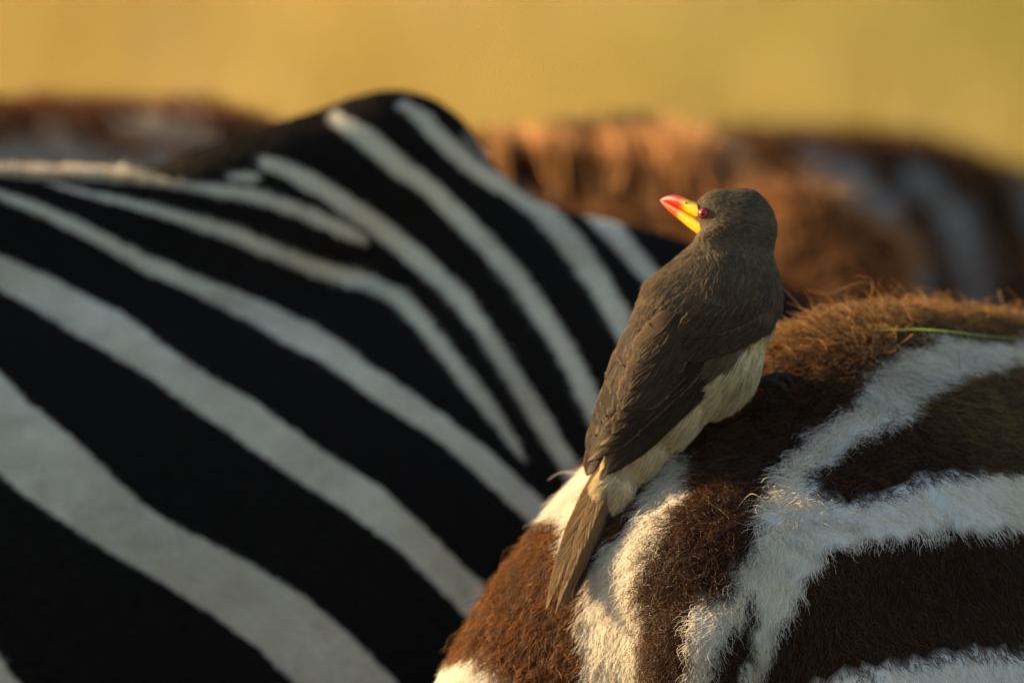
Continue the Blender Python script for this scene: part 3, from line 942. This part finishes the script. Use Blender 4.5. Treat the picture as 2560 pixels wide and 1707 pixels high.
# ================================================================== striped zebra at the back
HEAD4 = 14.0
Y4 = 1.55
o4 = P(1880, 352, Y4)
Z4 = Zebra('zebra', (o4[0], o4[1] + .1), HEAD4, 'blurred dark zebra with wide pale stripes past the foal with upright mane', 1.12)
b = Z4.b
cz = o4[2] + .017
lu4 = lambda px: (P(px, 400, Y4)[0] - o4[0]) / math.cos(Z4.h)
b.chain([((-.12, 0, cz - .28), .19), ((.05, 0, cz - .275), .205), ((.35, 0, cz - .33), .22), ((.62, 0, cz - .30), .20)], .08)
b.chain([((-.16, 0, cz - .17), .05), ((0, 0, cz - .085), .045), ((.08, 0, cz - .095), .045), ((.18, 0, cz - .122), .042), ((.5, 0, cz - .12), .042), ((.66, 0, cz - .08), .04)], .06)
b.chain([((.66, 0, cz - .2), .16), ((.84, 0, cz - .14), .12), ((1.02, 0, cz + .02), .09)], .07, sq=.75)
Z4.head((1.05, 0, cz + .06), (1.28, 0, cz - .15), .27)
Z4.limbs(1.0, -.12, .62, .11, .11)
ST4 = [[(2040, 380, 50), (2110, 440, 95), (2180, 520, 100), (2230, 620, 100), (2260, 760, 100)],
       [(2290, 430, 50), (2370, 510, 70), (2420, 600, 75), (2445, 700, 75), (2450, 800, 75)],
       [(2560, 470, 70), (2620, 560, 80), (2660, 760, 90)],
       [(1800, 380, 60), (1900, 500, 80), (2000, 700, 90)]]


def z4_col(Wp, N):
    px = PX(Wp)
    d = np.full(len(Wp), 1e9)
    for ln in ST4:
        d = np.minimum(d, stroke(px, ln))
    seen = (px[:, 0] < 2720) & (px[:, 1] < 800) & (N @ -FWD > -.1)
    wh = np.where(seen, d < 0, Z4.generic(Z4.Lc(Wp)))
    return np.where(wh[:, None], WHITE * .6, BLACK * 1.2)


Z4.build(.010, z4_col)


def z4_fur(n, seed):
    rng = np.random.default_rng(seed)
    p, nn = sample(Z4.V, Z4.Q, Z4.N, n, np.where(PX(Z4.V[Z4.Q].mean(1))[:, 1] < 1000, 1, .15), rng)
    col = z4_col(p, nn)
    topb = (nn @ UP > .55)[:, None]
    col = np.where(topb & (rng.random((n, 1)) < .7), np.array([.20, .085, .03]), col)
    D = -UP * .6 - Z4.f * .6 + rng.normal(0, .25, (n, 3))
    pts = grow(p, nn, D, .008 + .006 * rng.random(n) + .006 * topb[:, 0], .4 + .6 * topb[:, 0], .5, .1, rng, 4)
    return tag(curves_obj('coat', pts, np.linspace(1, .3, 4) * .0007, col, M_COAT, Z4.root), kind='stuff')


z4_fur(int(35000 * FUR), 92)
mane(Z4, [(.66, 0, cz - .01), (.84, 0, cz + .0), (1.02, 0, cz + .11)], [.02, .06, .06], 5000, .0007, lambda s, r: np.where((np.sin(s * 50) > 0)[:, None], WHITE * .7, BLACK * 2), 95)
simple_tail(Z4, -.3, cz - .13, 1.12, WHITE * .5, BLACK * 2, 7)


# ================================================================== the bird
K = 1 / 6095.0                               # metres per photograph pixel at the bird
AX0 = np.array([1822., 700.]); AXD = np.array([-.486, .874]); AXN = np.array([.874, .486])
foot_p, foot_n = hit(1935, 1000, BV_F)
tip_p, tip_n = hit(1385, 1500, BV_F)
YB = foot_p[1] - .012
A_T = 820.0


def yc(a):
    return np.interp(a, [-150, 0, 300, 520, 920], [YB + .004, YB, YB, YB + .3 * (tip_p[1] - .008 - YB), tip_p[1] - .014])


def RP(a):
    return np.interp(a, [-120, 0, 100, 170, 330, 480, 600, 750, 950], [112, 148, 166, 168, 142, 106, 72, 50, 40])


def drape(px, py):
    """depth of the bird's outer surface (the side turned to the lens)"""
    q_ = np.stack([np.asarray(px, float), np.asarray(py, float)], -1) - AX0
    a = q_ @ AXD; bb = q_ @ AXN
    r = RP(a)
    s_ = np.clip(np.abs(bb) / r, 0, .93)
    y = -np.sqrt(1 - s_ ** 2) * r * .92
    over = np.maximum(np.abs(bb) / r - .93, 0) * r
    return yc(a) + (y + over * 1.6) * K


BB = Body()
def bp(px, py, dy=0.0):
    a = (np.array([px, py]) - AX0) @ AXD
    return P(px, py, float(yc(a)) + dy)


def bchain(l, k, sq=1.0):
    BB.chain([(bp(x, y, d), r * K) for x, y, r, d in l], k, sq)


bchain([(1812, 720, 118, 0), (1776, 790, 140, 0), (1742, 850, 150, 0), (1664, 988, 116, 0), (1594, 1115, 68, 0), (1532, 1224, 44, 0), (1485, 1310, 20, 0)], .006)
BB.ell(bp(1788, 880), np.array([108, 112, 140]) * K, .008)
BB.ell(bp(1846, 570), np.array([80, 72, 76]) * K, .006)
bchain([(1836, 558, 77, 0), (1784, 537, 47, 0)], .006)
bchain([(1806, 531, 50, 0), (1850, 539, 57, 0)], .006)
BB.ell(bp(1800, 588, -52 * K), np.array([44, 30, 26]) * K, .004)
BB.ell(bp(1704, 812, -12 * K), np.array([112, 104, 110]) * K, .008)
BB.ell(bp(1846, 750, -26 * K), np.array([88, 100, 100]) * K, .008)
bchain([(1852, 592, 70, 0), (1828, 715, 108, 0)], .010)
bchain([(1782, 640, 50, 0), (1708, 740, 84, 0)], .007)
bv_, bq_ = BB.mesh(.0013)
BN = vnormals(bv_, bq_)
BIRD = empty('oxpecker', (foot_p[0], foot_p[1], foot_p[2]))
tag(BIRD, 'small brown bird with a red and yellow bill perched on the foal', 'bird')
CREAM = np.array([.62, .50, .30]); DRAB = np.array([.145, .104, .064]); DRAB2 = np.array([.085, .062, .042])
BREAST = nrm(np.array([.75, .55, -.25]))
WLINE = [(1990, 640), (1975, 700), (1940, 788), (1887, 845), (1820, 919), (1721, 1011), (1641, 1072), (1560, 1150), (1490, 1250), (1300, 1500), (1300, 2000), (2300, 2000), (2300, 640)]


def bird_col(p, n):
    px = PX(p)
    e = np.stack([vnoise(p, .003, 141), vnoise(p, .003, 142)], 1) * 6
    low = inpoly(px + e, WLINE)
    rump = px[:, 1] > 1090
    back = (n @ FWD > .1) & (px[:, 1] > 720)
    cream = low | rump | back
    c = np.where(cream[:, None], CREAM, DRAB)
    hd = np.clip((690 - px[:, 1]) / 60, 0, 1)[:, None]
    c = np.where(cream[:, None], c, c * (1 - hd) + np.array([.145, .110, .070]) * hd)
    return c, cream, px


mesh_obj('body', bv_, bq_, M_SKIN, BIRD, col=bird_col(bv_, BN)[0] * .6)
BV_B = BVHTree.FromPolygons([tuple(v) for v in bv_], [tuple(int(i) for i in q_) for q_ in bq_])
BILL0 = P(1728, 540, float(yc(-150)))
TAILD = nrm(P(1480, 1290, YB) - P(1800, 715, YB))


def plumage(n, seed, sel, name, ln, rad, lift, k=5, flat=1.0):
    rng = np.random.default_rng(seed)
    fc = bv_[bq_].mean(1); fp = PX(fc); fn_ = BN[bq_].mean(1)
    wf = sel(fp, fc, fn_).astype(float) * np.where(fn_ @ -FWD > -.35, 1, .35)
    p, nn = sample(bv_, bq_, BN, n, wf, rng)
    col, cream, px = bird_col(p, nn)
    hd = np.clip((700 - px[:, 1]) / 90, 0, 1)[:, None]
    dh = nrm(p - BILL0)
    D = nrm(dh * hd + TAILD * (1 - hd) * 1.0)
    cell = np.floor(p / .0022 + 100)
    cl = np.stack([hcell(cell, s_) for s_ in (4, 5, 6)], 1) - .5
    D = D + cl * .28 * flat + vnoise3(p, .010, 151) * .22 + rng.normal(0, .10, (n, 3)) * flat
    L_ = ln * (1 - .4 * np.clip((px[:, 1] - 1080) / 100, 0, 1)) * (.7 + .6 * rng.random(n)) * (1 - .45 * hd[:, 0] * np.exp(-(np.linalg.norm(p - BILL0, axis=1) / .012) ** 2))
    pts = grow(p - nn * .0004, nn, D, L_, lift * (.6 + .8 * rng.random(n)), .35, .06 * flat, rng, k)
    tone = 1 + .25 * vnoise(p, .006, 152) + .12 * vnoise(p, .002, 153)
    col = col * tone[:, None] * (.55 + .9 * rng.random((n, 1)))
    return tag(curves_obj(name, pts, np.linspace(1, .3, k) * rad, np.clip(col, 0, .8), M_PLUME, BIRD), kind='stuff')


is_eye = lambda f: np.hypot(f[:, 0] - 1759, f[:, 1] - 533) < 18
is_bill = lambda f: (f[:, 0] < 1730) & (f[:, 1] < 588)
wl = lambda f: inpoly(f, WLINE) | (f[:, 1] > 1090)
plumage(int(30000 * FUR), 161, lambda f, c, n: (f[:, 1] < 700) & ~is_eye(f) & ~is_bill(f), 'head_plumage', .0028, .00016, .36)
plumage(int(26000 * FUR), 162, lambda f, c, n: (f[:, 1] >= 670) & ~wl(f), 'mantle_plumage', .0060, .00017, .22)
plumage(int(26000 * FUR), 163, lambda f, c, n: wl(f), 'belly_plumage', .0095, .00016, .20, 5, .6)

# ---- feathers
def feather_mat(name, base, edge, fringe=.18):
    m, N, L = new_mat(name)
    uv = N.new('ShaderNodeUVMap')
    sp = N.new('ShaderNodeSeparateXYZ'); L.new(uv.outputs[0], sp.inputs[0])
    def mth(op, a, b=None, c=None):
        n = N.new('ShaderNodeMath'); n.operation = op
        for i, v in enumerate((a, b, c)):
            if v is None: continue
            if isinstance(v, (int, float)): n.inputs[i].default_value = v
            else: L.new(v, n.inputs[i])
        return n.outputs[0]
    s_ = mth('ABSOLUTE', mth('SUBTRACT', mth('MULTIPLY', sp.outputs['X'], 2.0), 1.0))       # 0 shaft .. 1 edge
    no = N.new('ShaderNodeTexNoise'); no.inputs['Scale'].default_value = 30; no.inputs['Detail'].default_value = 3
    L.new(uv.outputs[0], no.inputs['Vector'])
    ph = mth('ADD', mth('SUBTRACT', mth('MULTIPLY', sp.outputs['Y'], 170.0), mth('MULTIPLY', s_, 22.0)), mth('MULTIPLY', no.outputs['Fac'], 5.0))
    barb = mth('ADD', mth('MULTIPLY', mth('SINE', ph), .5), .5)
    ed = mth('SMOOTH_MIN', 1.0, mth('MAXIMUM', mth('DIVIDE', mth('SUBTRACT', s_, 1 - fringe), fringe), mth('DIVIDE', mth('SUBTRACT', sp.outputs['Y'], .955), .045)), .1)
    ed = mth('MAXIMUM', ed, 0.0)
    mx = N.new('ShaderNodeMixRGB'); mx.inputs[1].default_value = (*base, 1); mx.inputs[2].default_value = (*edge, 1)
    L.new(ed, mx.inputs[0])
    dk = N.new('ShaderNodeMixRGB'); dk.blend_type = 'MULTIPLY'; dk.inputs[2].default_value = (.62, .6, .58, 1)
    L.new(mth('MULTIPLY', barb, .7), dk.inputs[0]); L.new(mx.outputs[0], dk.inputs[1])
    sh = N.new('ShaderNodeMixRGB'); sh.inputs[2].default_value = (*[c * .35 for c in base], 1)
    L.new(mth('LESS_THAN', s_, .045), sh.inputs[0]); L.new(dk.outputs[0], sh.inputs[1])
    b_ = N.new('ShaderNodeBsdfPrincipled'); b_.inputs['Roughness'].default_value = .85; b_.inputs['Specular IOR Level'].default_value = .05
    tr = N.new('ShaderNodeBsdfTranslucent')
    L.new(sh.outputs[0], b_.inputs['Base Color']); L.new(sh.outputs[0], tr.inputs['Color'])
    bu = N.new('ShaderNodeBump'); bu.inputs['Strength'].default_value = .25; bu.inputs['Distance'].default_value = .0003
    L.new(barb, bu.inputs['Height']); L.new(bu.outputs[0], b_.inputs['Normal'])
    ms = N.new('ShaderNodeMixShader'); ms.inputs[0].default_value = .2
    out = N.new('ShaderNodeOutputMaterial')
    L.new(b_.outputs[0], ms.inputs[1]); L.new(tr.outputs[0], ms.inputs[2]); L.new(ms.outputs[0], out.inputs['Surface'])
    return m


FCOL = {}
def fmat(name, base, edge, fr):
    m = feather_mat(name, base, edge, fr)
    FCOL[m.name] = (np.array(base), np.array(edge))
    return m


M_WING = fmat('wing_feather', (.040, .026, .015), (.20, .13, .065), .12)
M_COV = fmat('covert_feather', (.062, .041, .025), (.17, .115, .065), .12)
M_TAIL = fmat('tail_feather', (.20, .125, .058), (.26, .17, .08), .12)
BARBS = {}
frng = np.random.default_rng(77)


def feather(name, root, tip, width, off, mat, parent, bow=0.0, tipr=.28, root_w=.45, camber=.22, tilt=0.0, sink=.0035, depth=drape, nt=34, ns=9, asym=0.0, curl=.0005, split=.03, pt=.5):
    """one feather laid over the bird: root and tip in photograph pixels, width in pixels"""
    r0 = np.array(root, float); t0 = np.array(tip, float)
    ax = t0 - r0; ln = np.linalg.norm(ax); ax = ax / ln; pn = np.array([-ax[1], ax[0]])
    t = np.linspace(0, 1, nt) ** .9
    s_ = np.linspace(-1, 1, ns)
    prof = np.where(t < .55, root_w + (1 - root_w) * np.sin(np.clip(t / .55, 0, 1) * math.pi / 2), 1.0)
    prof = prof * np.where(t > 1 - tipr, np.clip(1 - ((t - (1 - tipr)) / tipr) ** 2, 0.0009, 1) ** pt, 1)
    jit = 1 + frng.normal(0, split, (nt, 2)) * (t > .3)[:, None]
    T, S_ = np.meshgrid(t, s_, indexing='ij')
    wv = 0.5 * width * prof[:, None] * np.where(S_ < 0, jit[:, :1], jit[:, 1:]) * (1 + asym * S_)
    cx = r0[None, None] + ax * (T * ln)[..., None] + pn * (bow * np.sin(T * math.pi))[..., None]
    xy = cx + pn * (S_ * wv)[..., None] - ax * (np.abs(S_) ** 2 * prof[:, None] * width * .10 * (T > .5))[..., None]
    y = depth(xy[..., 0], xy[..., 1]) - off - camber * width * K * .25 * (1 - S_ ** 2) + tilt * S_ * width * K - curl * T ** 3 + sink * np.clip(1 - T / .45, 0, 1) ** 1.5
    V = P(xy[..., 0], xy[..., 1], y).reshape(-1, 3)
    i = np.arange(nt - 1)[:, None] * ns + np.arange(ns - 1)[None]
    Q_ = np.stack([i, i + 1, i + ns + 1, i + ns], -1).reshape(-1, 4)
    uv = np.stack([(S_ + 1) / 2, T], -1).reshape(-1, 2)
    # barbs: fine strands from the shaft out to the edge of each vane
    G = V.reshape(nt, ns, 3)
    nb = int(ln * 1.1)
    tb = frng.random(nb) * .97; sd = np.where(frng.random(nb) < .5, -1.0, 1.0)
    kk = 6; st = np.linspace(.02, 1.0, kk)
    reach = (.8 + .24 * frng.random(nb))
    tt = np.clip(tb[:, None] + st[None] ** 1.15 * (2.6 * width / ln) * (1 - .3 * tb[:, None]), 0, 1)
    ss = sd[:, None] * st[None] * reach[:, None]
    fi = np.interp(tt, t, np.arange(nt)); fj = (np.clip(ss, -1, 1) + 1) / 2 * (ns - 1)
    i0 = np.clip(np.floor(fi).astype(int), 0, nt - 2); j0 = np.clip(np.floor(fj).astype(int), 0, ns - 2)
    a_ = (fi - i0)[..., None]; b_ = (fj - j0)[..., None]
    pb_ = G[i0, j0] * (1 - a_) * (1 - b_) + G[i0 + 1, j0] * a_ * (1 - b_) + G[i0, j0 + 1] * (1 - a_) * b_ + G[i0 + 1, j0 + 1] * a_ * b_
    pb_ = pb_ + np.array([0, -1.0, 0]) * (.00012 + .00022 * st)[None, :, None] + frng.normal(0, .00006, (nb, 1, 3))
    cb_, ce_ = FCOL[mat.name]
    mixe = np.clip((tb - .86) / .1, 0, 1)[:, None] * .7
    cc = (cb_ * (1 - mixe) + ce_ * mixe) * (.55 + .9 * frng.random((nb, 1)))
    BARBS.setdefault(parent.name, []).append((pb_, cc))
    ie = np.linspace(int(nt * .4), nt - 1, 6).astype(int)
    for jj in (0, ns - 1):
        BARBS[parent.name].append((G[ie, jj][None] + np.array([0, -.00025, 0]), ce_[None] * (1.1 + .3 * frng.random())))
    sh = np.stack([G[:, ns // 2] + np.array([0, -.0003, 0])], 0)[:, ::max(1, nt // 6)][:, :6]
    if sh.shape[1] == 6:
        BARBS[parent.name].append((sh, cb_[None] * .35))
    return mesh_obj(name, V, Q_, mat, parent, uv=uv)


wr = empty('wing', P(1880, 760, YB - .02) - base_of(BIRD), BIRD)
wr['label'] = 'dark folded wing covering the back'
wlft = empty('wing', P(1620, 800, YB - .01) - base_of(BIRD), BIRD)
wlft['label'] = 'sunlit edge of the other folded wing'
mm = .001
# the far wing: edge of lit feathers
for (rt, tp, wd, of) in [((1600, 880), (1468, 1188), 46, .2), ((1600, 860), (1474, 1140), 50, .5), ((1600, 850), (1488, 1088), 52, .8), ((1600, 850), (1502, 1056), 54, 1.0),
                         ((1600, 830), (1515, 1040), 58, 1.3), ((1600, 820), (1530, 982), 58, 1.6), ((1610, 800), (1556, 914), 56, 1.8)]:
    feather('flight_feather', rt, tp, wd, of * mm, M_COV if tp[1] < 1000 else M_WING, wlft, bow=8, tipr=.16, tilt=-.1)
# the near wing: primaries, secondaries, tertials, coverts
for i_, (rt, tp, wd, of) in enumerate([((1890, 800), (1512, 1187), 62, .6), ((1880, 815), (1600, 1112), 44, .2), ((1896, 800), (1660, 1066), 40, .1), ((1900, 790), (1720, 1016), 36, .0),
                                       ((1850, 800), (1470, 1152), 62, 1.0)]):
    feather('primary_feather', rt, tp, wd, of * mm, M_WING, wr, bow=-14, tipr=.26, asym=.1, pt=.65)
for i_, (rt, tp, wd, of) in enumerate([((1850, 790), (1502, 1112), 70, 1.4), ((1845, 785), (1532, 1084), 74, 1.7), ((1840, 780), (1546, 1050), 78, 2.0)]):
    feather('secondary_feather', rt, tp, wd, of * mm, M_WING, wr, bow=-10, tipr=.12)
for rt, tp, wd, of in [((1750, 790), (1556, 1022), 118, 2.5), ((1735, 780), (1576, 972), 112, 2.9), ((1705, 760), (1594, 903), 100, 3.2)]:
    feather('tertial_feather', rt, tp, wd, of * mm, M_COV, wr, bow=-12, tipr=.22, camber=.3, sink=.007, root_w=.3)
for i_ in range(9):                           # greater coverts
    f_ = i_ / 8
    tp = np.array([1668, 902]) * (1 - f_) + np.array([1880, 840]) * f_ + np.array([0, 22]) * math.sin(f_ * math.pi)
    rt = tp + np.array([88, -112]) * (1 - .4 * f_)
    feather('covert_feather', rt, tp, 58, (2.4 - 1.0 * f_) * mm + .00008 * i_, M_COV, wr, bow=-5, tipr=.3)
for i_ in range(8):                           # median coverts
    f_ = i_ / 7
    tp = np.array([1700, 842]) * (1 - f_) + np.array([1886, 785]) * f_ + np.array([0, 18]) * math.sin(f_ * math.pi)
    rt = tp + np.array([62, -84]) * (1 - .35 * f_)
    feather('covert_feather', rt, tp, 52, (2.6 - 1.0 * f_) * mm + .00008 * i_, M_COV, wr, bow=-4, tipr=.4)

# ---- tail
RIDGE = (np.array([1530., 1215.]), np.array([1389., 1530.]))


def tail_depth(px, py):
    q_ = np.stack([np.asarray(px, float), np.asarray(py, float)], -1)
    d_ = RIDGE[1] - RIDGE[0]; ln = np.linalg.norm(d_); d_ = d_ / ln
    a = (q_ - AX0) @ AXD
    bb = (q_ - RIDGE[0]) @ np.array([d_[1], -d_[0]])     # + to the viewer's right
    y0 = yc(a) - 44 * K
    return y0 + np.where(bb < 0, -bb * .95, bb * 1.1) * K


tl = empty('tail', P(1560, 1140, YB) - base_of(BIRD), BIRD)
for rt, tp, wd, of, asym in [((1600, 1130), (1470, 1440), 48, 0, 0), ((1590, 1120), (1432, 1496), 46, .3, 0), ((1578, 1110), (1402, 1526), 44, .6, 0), ((1560, 1100), (1389, 1532), 34, .9, -.2),
                            ((1540, 1100), (1366, 1522), 44, .7, .25)]:
    feather('tail_feather', rt, tp, wd, of * mm, M_TAIL if of > .5 else M_WING, tl, bow=6, tipr=.55, depth=tail_depth, asym=asym, camber=.15, pt=.8, curl=0)  # tail's lit half painted paler, its shaded half in the dark wing colour
for par in (wr, wlft, tl):
    bl = BARBS[par.name]
    tag(curves_obj('feather_barbs', np.concatenate([x[0] for x in bl]), np.linspace(1, .5, 6) * .00013, np.concatenate([x[1] for x in bl]), M_PLUME, par), kind='stuff')

# ---- bill
M_BILL, N_, L_ = new_mat('bill')
at_ = N_.new('ShaderNodeAttribute'); at_.attribute_name = 'tint'
pb = N_.new('ShaderNodeBsdfPrincipled'); pb.inputs['Roughness'].default_value = .42; pb.inputs['Specular IOR Level'].default_value = .25
pb.inputs['Subsurface Weight'].default_value = .12; pb.inputs['Subsurface Radius'].default_value = (.004, .0015, .0004); pb.inputs['Subsurface Scale'].default_value = .4
nz_ = N_.new('ShaderNodeTexNoise'); nz_.inputs['Scale'].default_value = 900; nz_.inputs['Detail'].default_value = 4
bu_ = N_.new('ShaderNodeBump'); bu_.inputs['Strength'].default_value = .12; bu_.inputs['Distance'].default_value = .0004
ob_ = N_.new('ShaderNodeOutputMaterial')
L_.new(at_.outputs['Color'], pb.inputs['Base Color']); L_.new(nz_.outputs['Fac'], bu_.inputs['Height']); L_.new(bu_.outputs[0], pb.inputs['Normal']); L_.new(pb.outputs[0], ob_.inputs['Surface'])


def resample(pts, n):
    pts = np.array(pts, float)
    s_ = np.r_[0, np.cumsum(np.linalg.norm(np.diff(pts, axis=0), axis=1))]
    u = np.linspace(0, s_[-1], n)
    r = np.stack([np.interp(u, s_, pts[:, k]) for k in (0, 1)], 1)
    for _ in range(3):
        r[1:-1] = (r[:-2] + 2 * r[1:-1] + r[2:]) / 4
    return r


culm = [(1742, 508), (1726.6, 503), (1720, 499), (1703, 491), (1682.6, 487.5), (1665.4, 490.3), (1656, 496), (1649.5, 502.6)]
gape = [(1748, 548), (1727, 536.5), (1710, 527.5), (1691, 516.5), (1672, 508), (1660, 504), (1651.5, 502.8)]
chin = [(1752, 590), (1735, 578), (1718, 565), (1693, 544), (1672.3, 528), (1658, 512), (1652.5, 503.6)]


def mandible(name, up, dn, wmax, nst=26, nang=20):
    # the head is turned a little away, so the tip lies deeper than the base
    A, B_ = resample(up, nst), resample(dn, nst)
    t = np.linspace(0, 1, nst)
    wd = wmax * (1 - t ** 1.6) ** .8 + 1.2
    ph = np.linspace(0, 2 * math.pi, nang, endpoint=False)
    c = (A + B_) / 2; h = (A - B_) / 2
    xy = c[:, None] + h[:, None] * (np.sign(np.cos(ph)) * np.abs(np.cos(ph)) ** .85)[None, :, None]
    y = YBILL + wd[:, None] * np.sin(ph)[None] * K + (1735 - xy[..., 0]) * .75 * K
    V = P(xy[..., 0], xy[..., 1], y).reshape(-1, 3)
    i = np.arange(nst - 1)[:, None] * nang
    j = np.arange(nang)[None]; j2 = (j + 1) % nang
    Q_ = np.stack([i + j, i + j2, i + nang + j2, i + nang + j], -1).reshape(-1, 4)
    x_ = xy[..., 0].reshape(-1) + 3 * vnoise(V, .0015, 171) + (xy[..., 1].reshape(-1) - 515) * .18
    red = np.clip(((1716 if name == 'upper_mandible' else 1708) - x_) / 15, 0, 1)[:, None]; tipc = np.clip((1655 - x_) / 6, 0, 1)[:, None] * .3
    fr = np.clip(1 - np.abs(x_ - 1709) / 14, 0, 1)[:, None] * .35
    yel = np.array([.74, .40, .008]); rd = np.array([.50, .020, .007]) if name == 'upper_mandible' else np.array([.60, .055, .008])
    c_ = yel * (1 - red) + rd * red
    c_ = c_ * (1 - fr) + np.array([.75, .22, .015]) * fr
    c_ = c_ * (1 - tipc) + np.array([.75, .42, .28]) * tipc
    return mesh_obj(name, V, Q_, M_BILL, BIRD, col=c_)


YBILL = float(yc(-150)) - .0006
mandible('upper_mandible', culm, gape, 27)
mandible('lower_mandible', gape, chin, 25)
# nostril
mesh_obj('nostril', *ball(P(1716, 508, YBILL - 10 * K), 3.2 * K, sc3=(1.3, .6, .8)), M_EYE, BIRD)

# ---- eye
ep, en = hit(1759, 533, BV_B)
ed_ = nrm(np.array([-.35, -1.0, .10]))
er = 13.0 * K
ec = ep - ed_ * er * .22


def cap(c, d, r, th0, th1, n=8, m=32):
    d = nrm(d); s_ = nrm(np.cross(d, UP)); u_ = np.cross(s_, d)
    th = np.linspace(th0, th1, n)[:, None]; ph = np.linspace(0, 2 * math.pi, m, endpoint=False)[None]
    V = c + r * (np.cos(th)[..., None] * d + np.sin(th)[..., None] * (np.cos(ph)[..., None] * s_ + np.sin(ph)[..., None] * u_))
    i = np.arange(n - 1)[:, None] * m; j = np.arange(m)[None]; j2 = (j + 1) % m
    return V.reshape(-1, 3), np.stack([i + j, i + j2, i + m + j2, i + m + j], -1).reshape(-1, 4)


M_IRIS = plain_mat('red_iris', (.72, .022, .010), .3, .3, .35, 1500, .15)
M_LID = plain_mat('eyelid', (.028, .022, .016), .6, .3, .3, 900)
eye = mesh_obj('eye', *ball(ec, er, 16, 24), M_EYE, BIRD)
mesh_obj('iris', *cap(ec, ed_, er * 1.015, .52, 1.15), M_IRIS, eye)
mesh_obj('pupil', *cap(ec, ed_, er * 1.02, .001, .60), M_EYE, eye)
lid_v, lid_q = [], None
ang = np.linspace(0, 2 * math.pi, 40, endpoint=False); ang2 = np.linspace(0, 2 * math.pi, 8, endpoint=False)
s_ = nrm(np.cross(ed_, UP)); u_ = np.cross(s_, ed_)
lc = ec + ed_ * er * .42
VV = np.stack([lc + (er * .99 + er * .16 * math.cos(b2)) * (np.cos(ang)[:, None] * s_ * 1.04 + np.sin(ang)[:, None] * u_ * .96) + ed_ * er * .16 * math.sin(b2) for b2 in ang2], 1).reshape(-1, 3)
i = np.arange(40)[:, None]; j = np.arange(8)[None]
QQ = np.stack([i * 8 + j, ((i + 1) % 40) * 8 + j, ((i + 1) % 40) * 8 + (j + 1) % 8, i * 8 + (j + 1) % 8], -1).reshape(-1, 4)
mesh_obj('eyelid', VV, QQ, M_LID, eye)

# ---- feet
M_FOOT = plain_mat('scaly_foot', (.030, .025, .020), .8, .05, .35, 1400)


def foot(legtop, ankle, toes, lift):
    B_ = Body()
    def sp(x, y, up):
        h_, n_ = hit(x, y, BV_F)
        return h_ + n_ * (up - .0045)
    an = sp(*ankle, .012)
    B_.cone(legtop, .0022, an, .0017, .001)
    for tpts in toes:
        pts = [(an, .0017)] + [(sp(x, y, up), r) for x, y, up, r in tpts]
        B_.chain(pts, .0010)
    v, f = B_.mesh(.0006)
    return mesh_obj('foot', v, f, M_FOOT, BIRD)


foot(bp(1810, 985), (1898, 992), [[(1920, 984, .0105, .0017), (1936, 1004, .006, .0011)], [(1942, 985, .0105, .0018), (1962, 986, .0095, .0016), (1980, 1000, .006, .0009)],
                                [(1948, 970, .0105, .0018), (1970, 962, .0095, .0016), (1992, 974, .006, .0009)], [(1890, 1015, .008, .0016), (1872, 1035, .006, .001)]], 0)
foot(bp(1700, 1010, .01), (1690, 1075), [[(1705, 1085, .008, .0016), (1722, 1098, .006, .001)], [(1676, 1090, .008, .0016), (1662, 1106, .006, .001)], [(1690, 1098, .008, .0016), (1690, 1118, .006, .001)]], 0)

# ================================================================== grass blade lying on the foal
def blade():
    n = 40
    xs_ = np.array([2177, 2240, 2306, 2380, 2455, 2560, 2680, 2800]); ys_ = np.array([827, 824, 822, 829, 839, 850, 858, 862])
    t = np.linspace(0, 1, n)
    x = np.interp(t, np.linspace(0, 1, 8), xs_); y = np.interp(t, np.linspace(0, 1, 8), ys_)
    for _ in range(4):
        y[1:-1] = (y[:-2] + 2 * y[1:-1] + y[2:]) / 4
    yy = []
    for a, b_ in zip(x, y):
        h_, n_ = hit(min(a, 2600), b_ + 15, BV_F)
        yy.append((h_[1] if h_ is not None else .15) - .030)
    yy = np.array(yy)
    for _ in range(20):
        yy[1:-1] = (yy[:-2] + 2 * yy[1:-1] + yy[2:]) / 4
    wd = 2.3 * np.clip(t * 4, .12, 1) ** .6
    A = P(x, y - wd, yy); C = P(x, y, yy - .0006); B_ = P(x, y + wd, yy)
    V = np.stack([A, C, B_], 1).reshape(-1, 3)
    i = np.arange(n - 1)[:, None] * 3 + np.arange(2)[None]
    Q_ = np.stack([i, i + 1, i + 4, i + 3], -1).reshape(-1, 4)
    m = hair_mat('green_blade', .4, .06, .3, 1.0)
    c = np.tile(np.array([.085, .15, .02]), (len(V), 1)) * (1 + .25 * np.sin(np.arange(len(V)) * .21))[:, None]
    tag(mesh_obj('grass_blade', V, Q_, m, col=c), 'single green grass blade lying across the foal', 'grass blade')


blade()
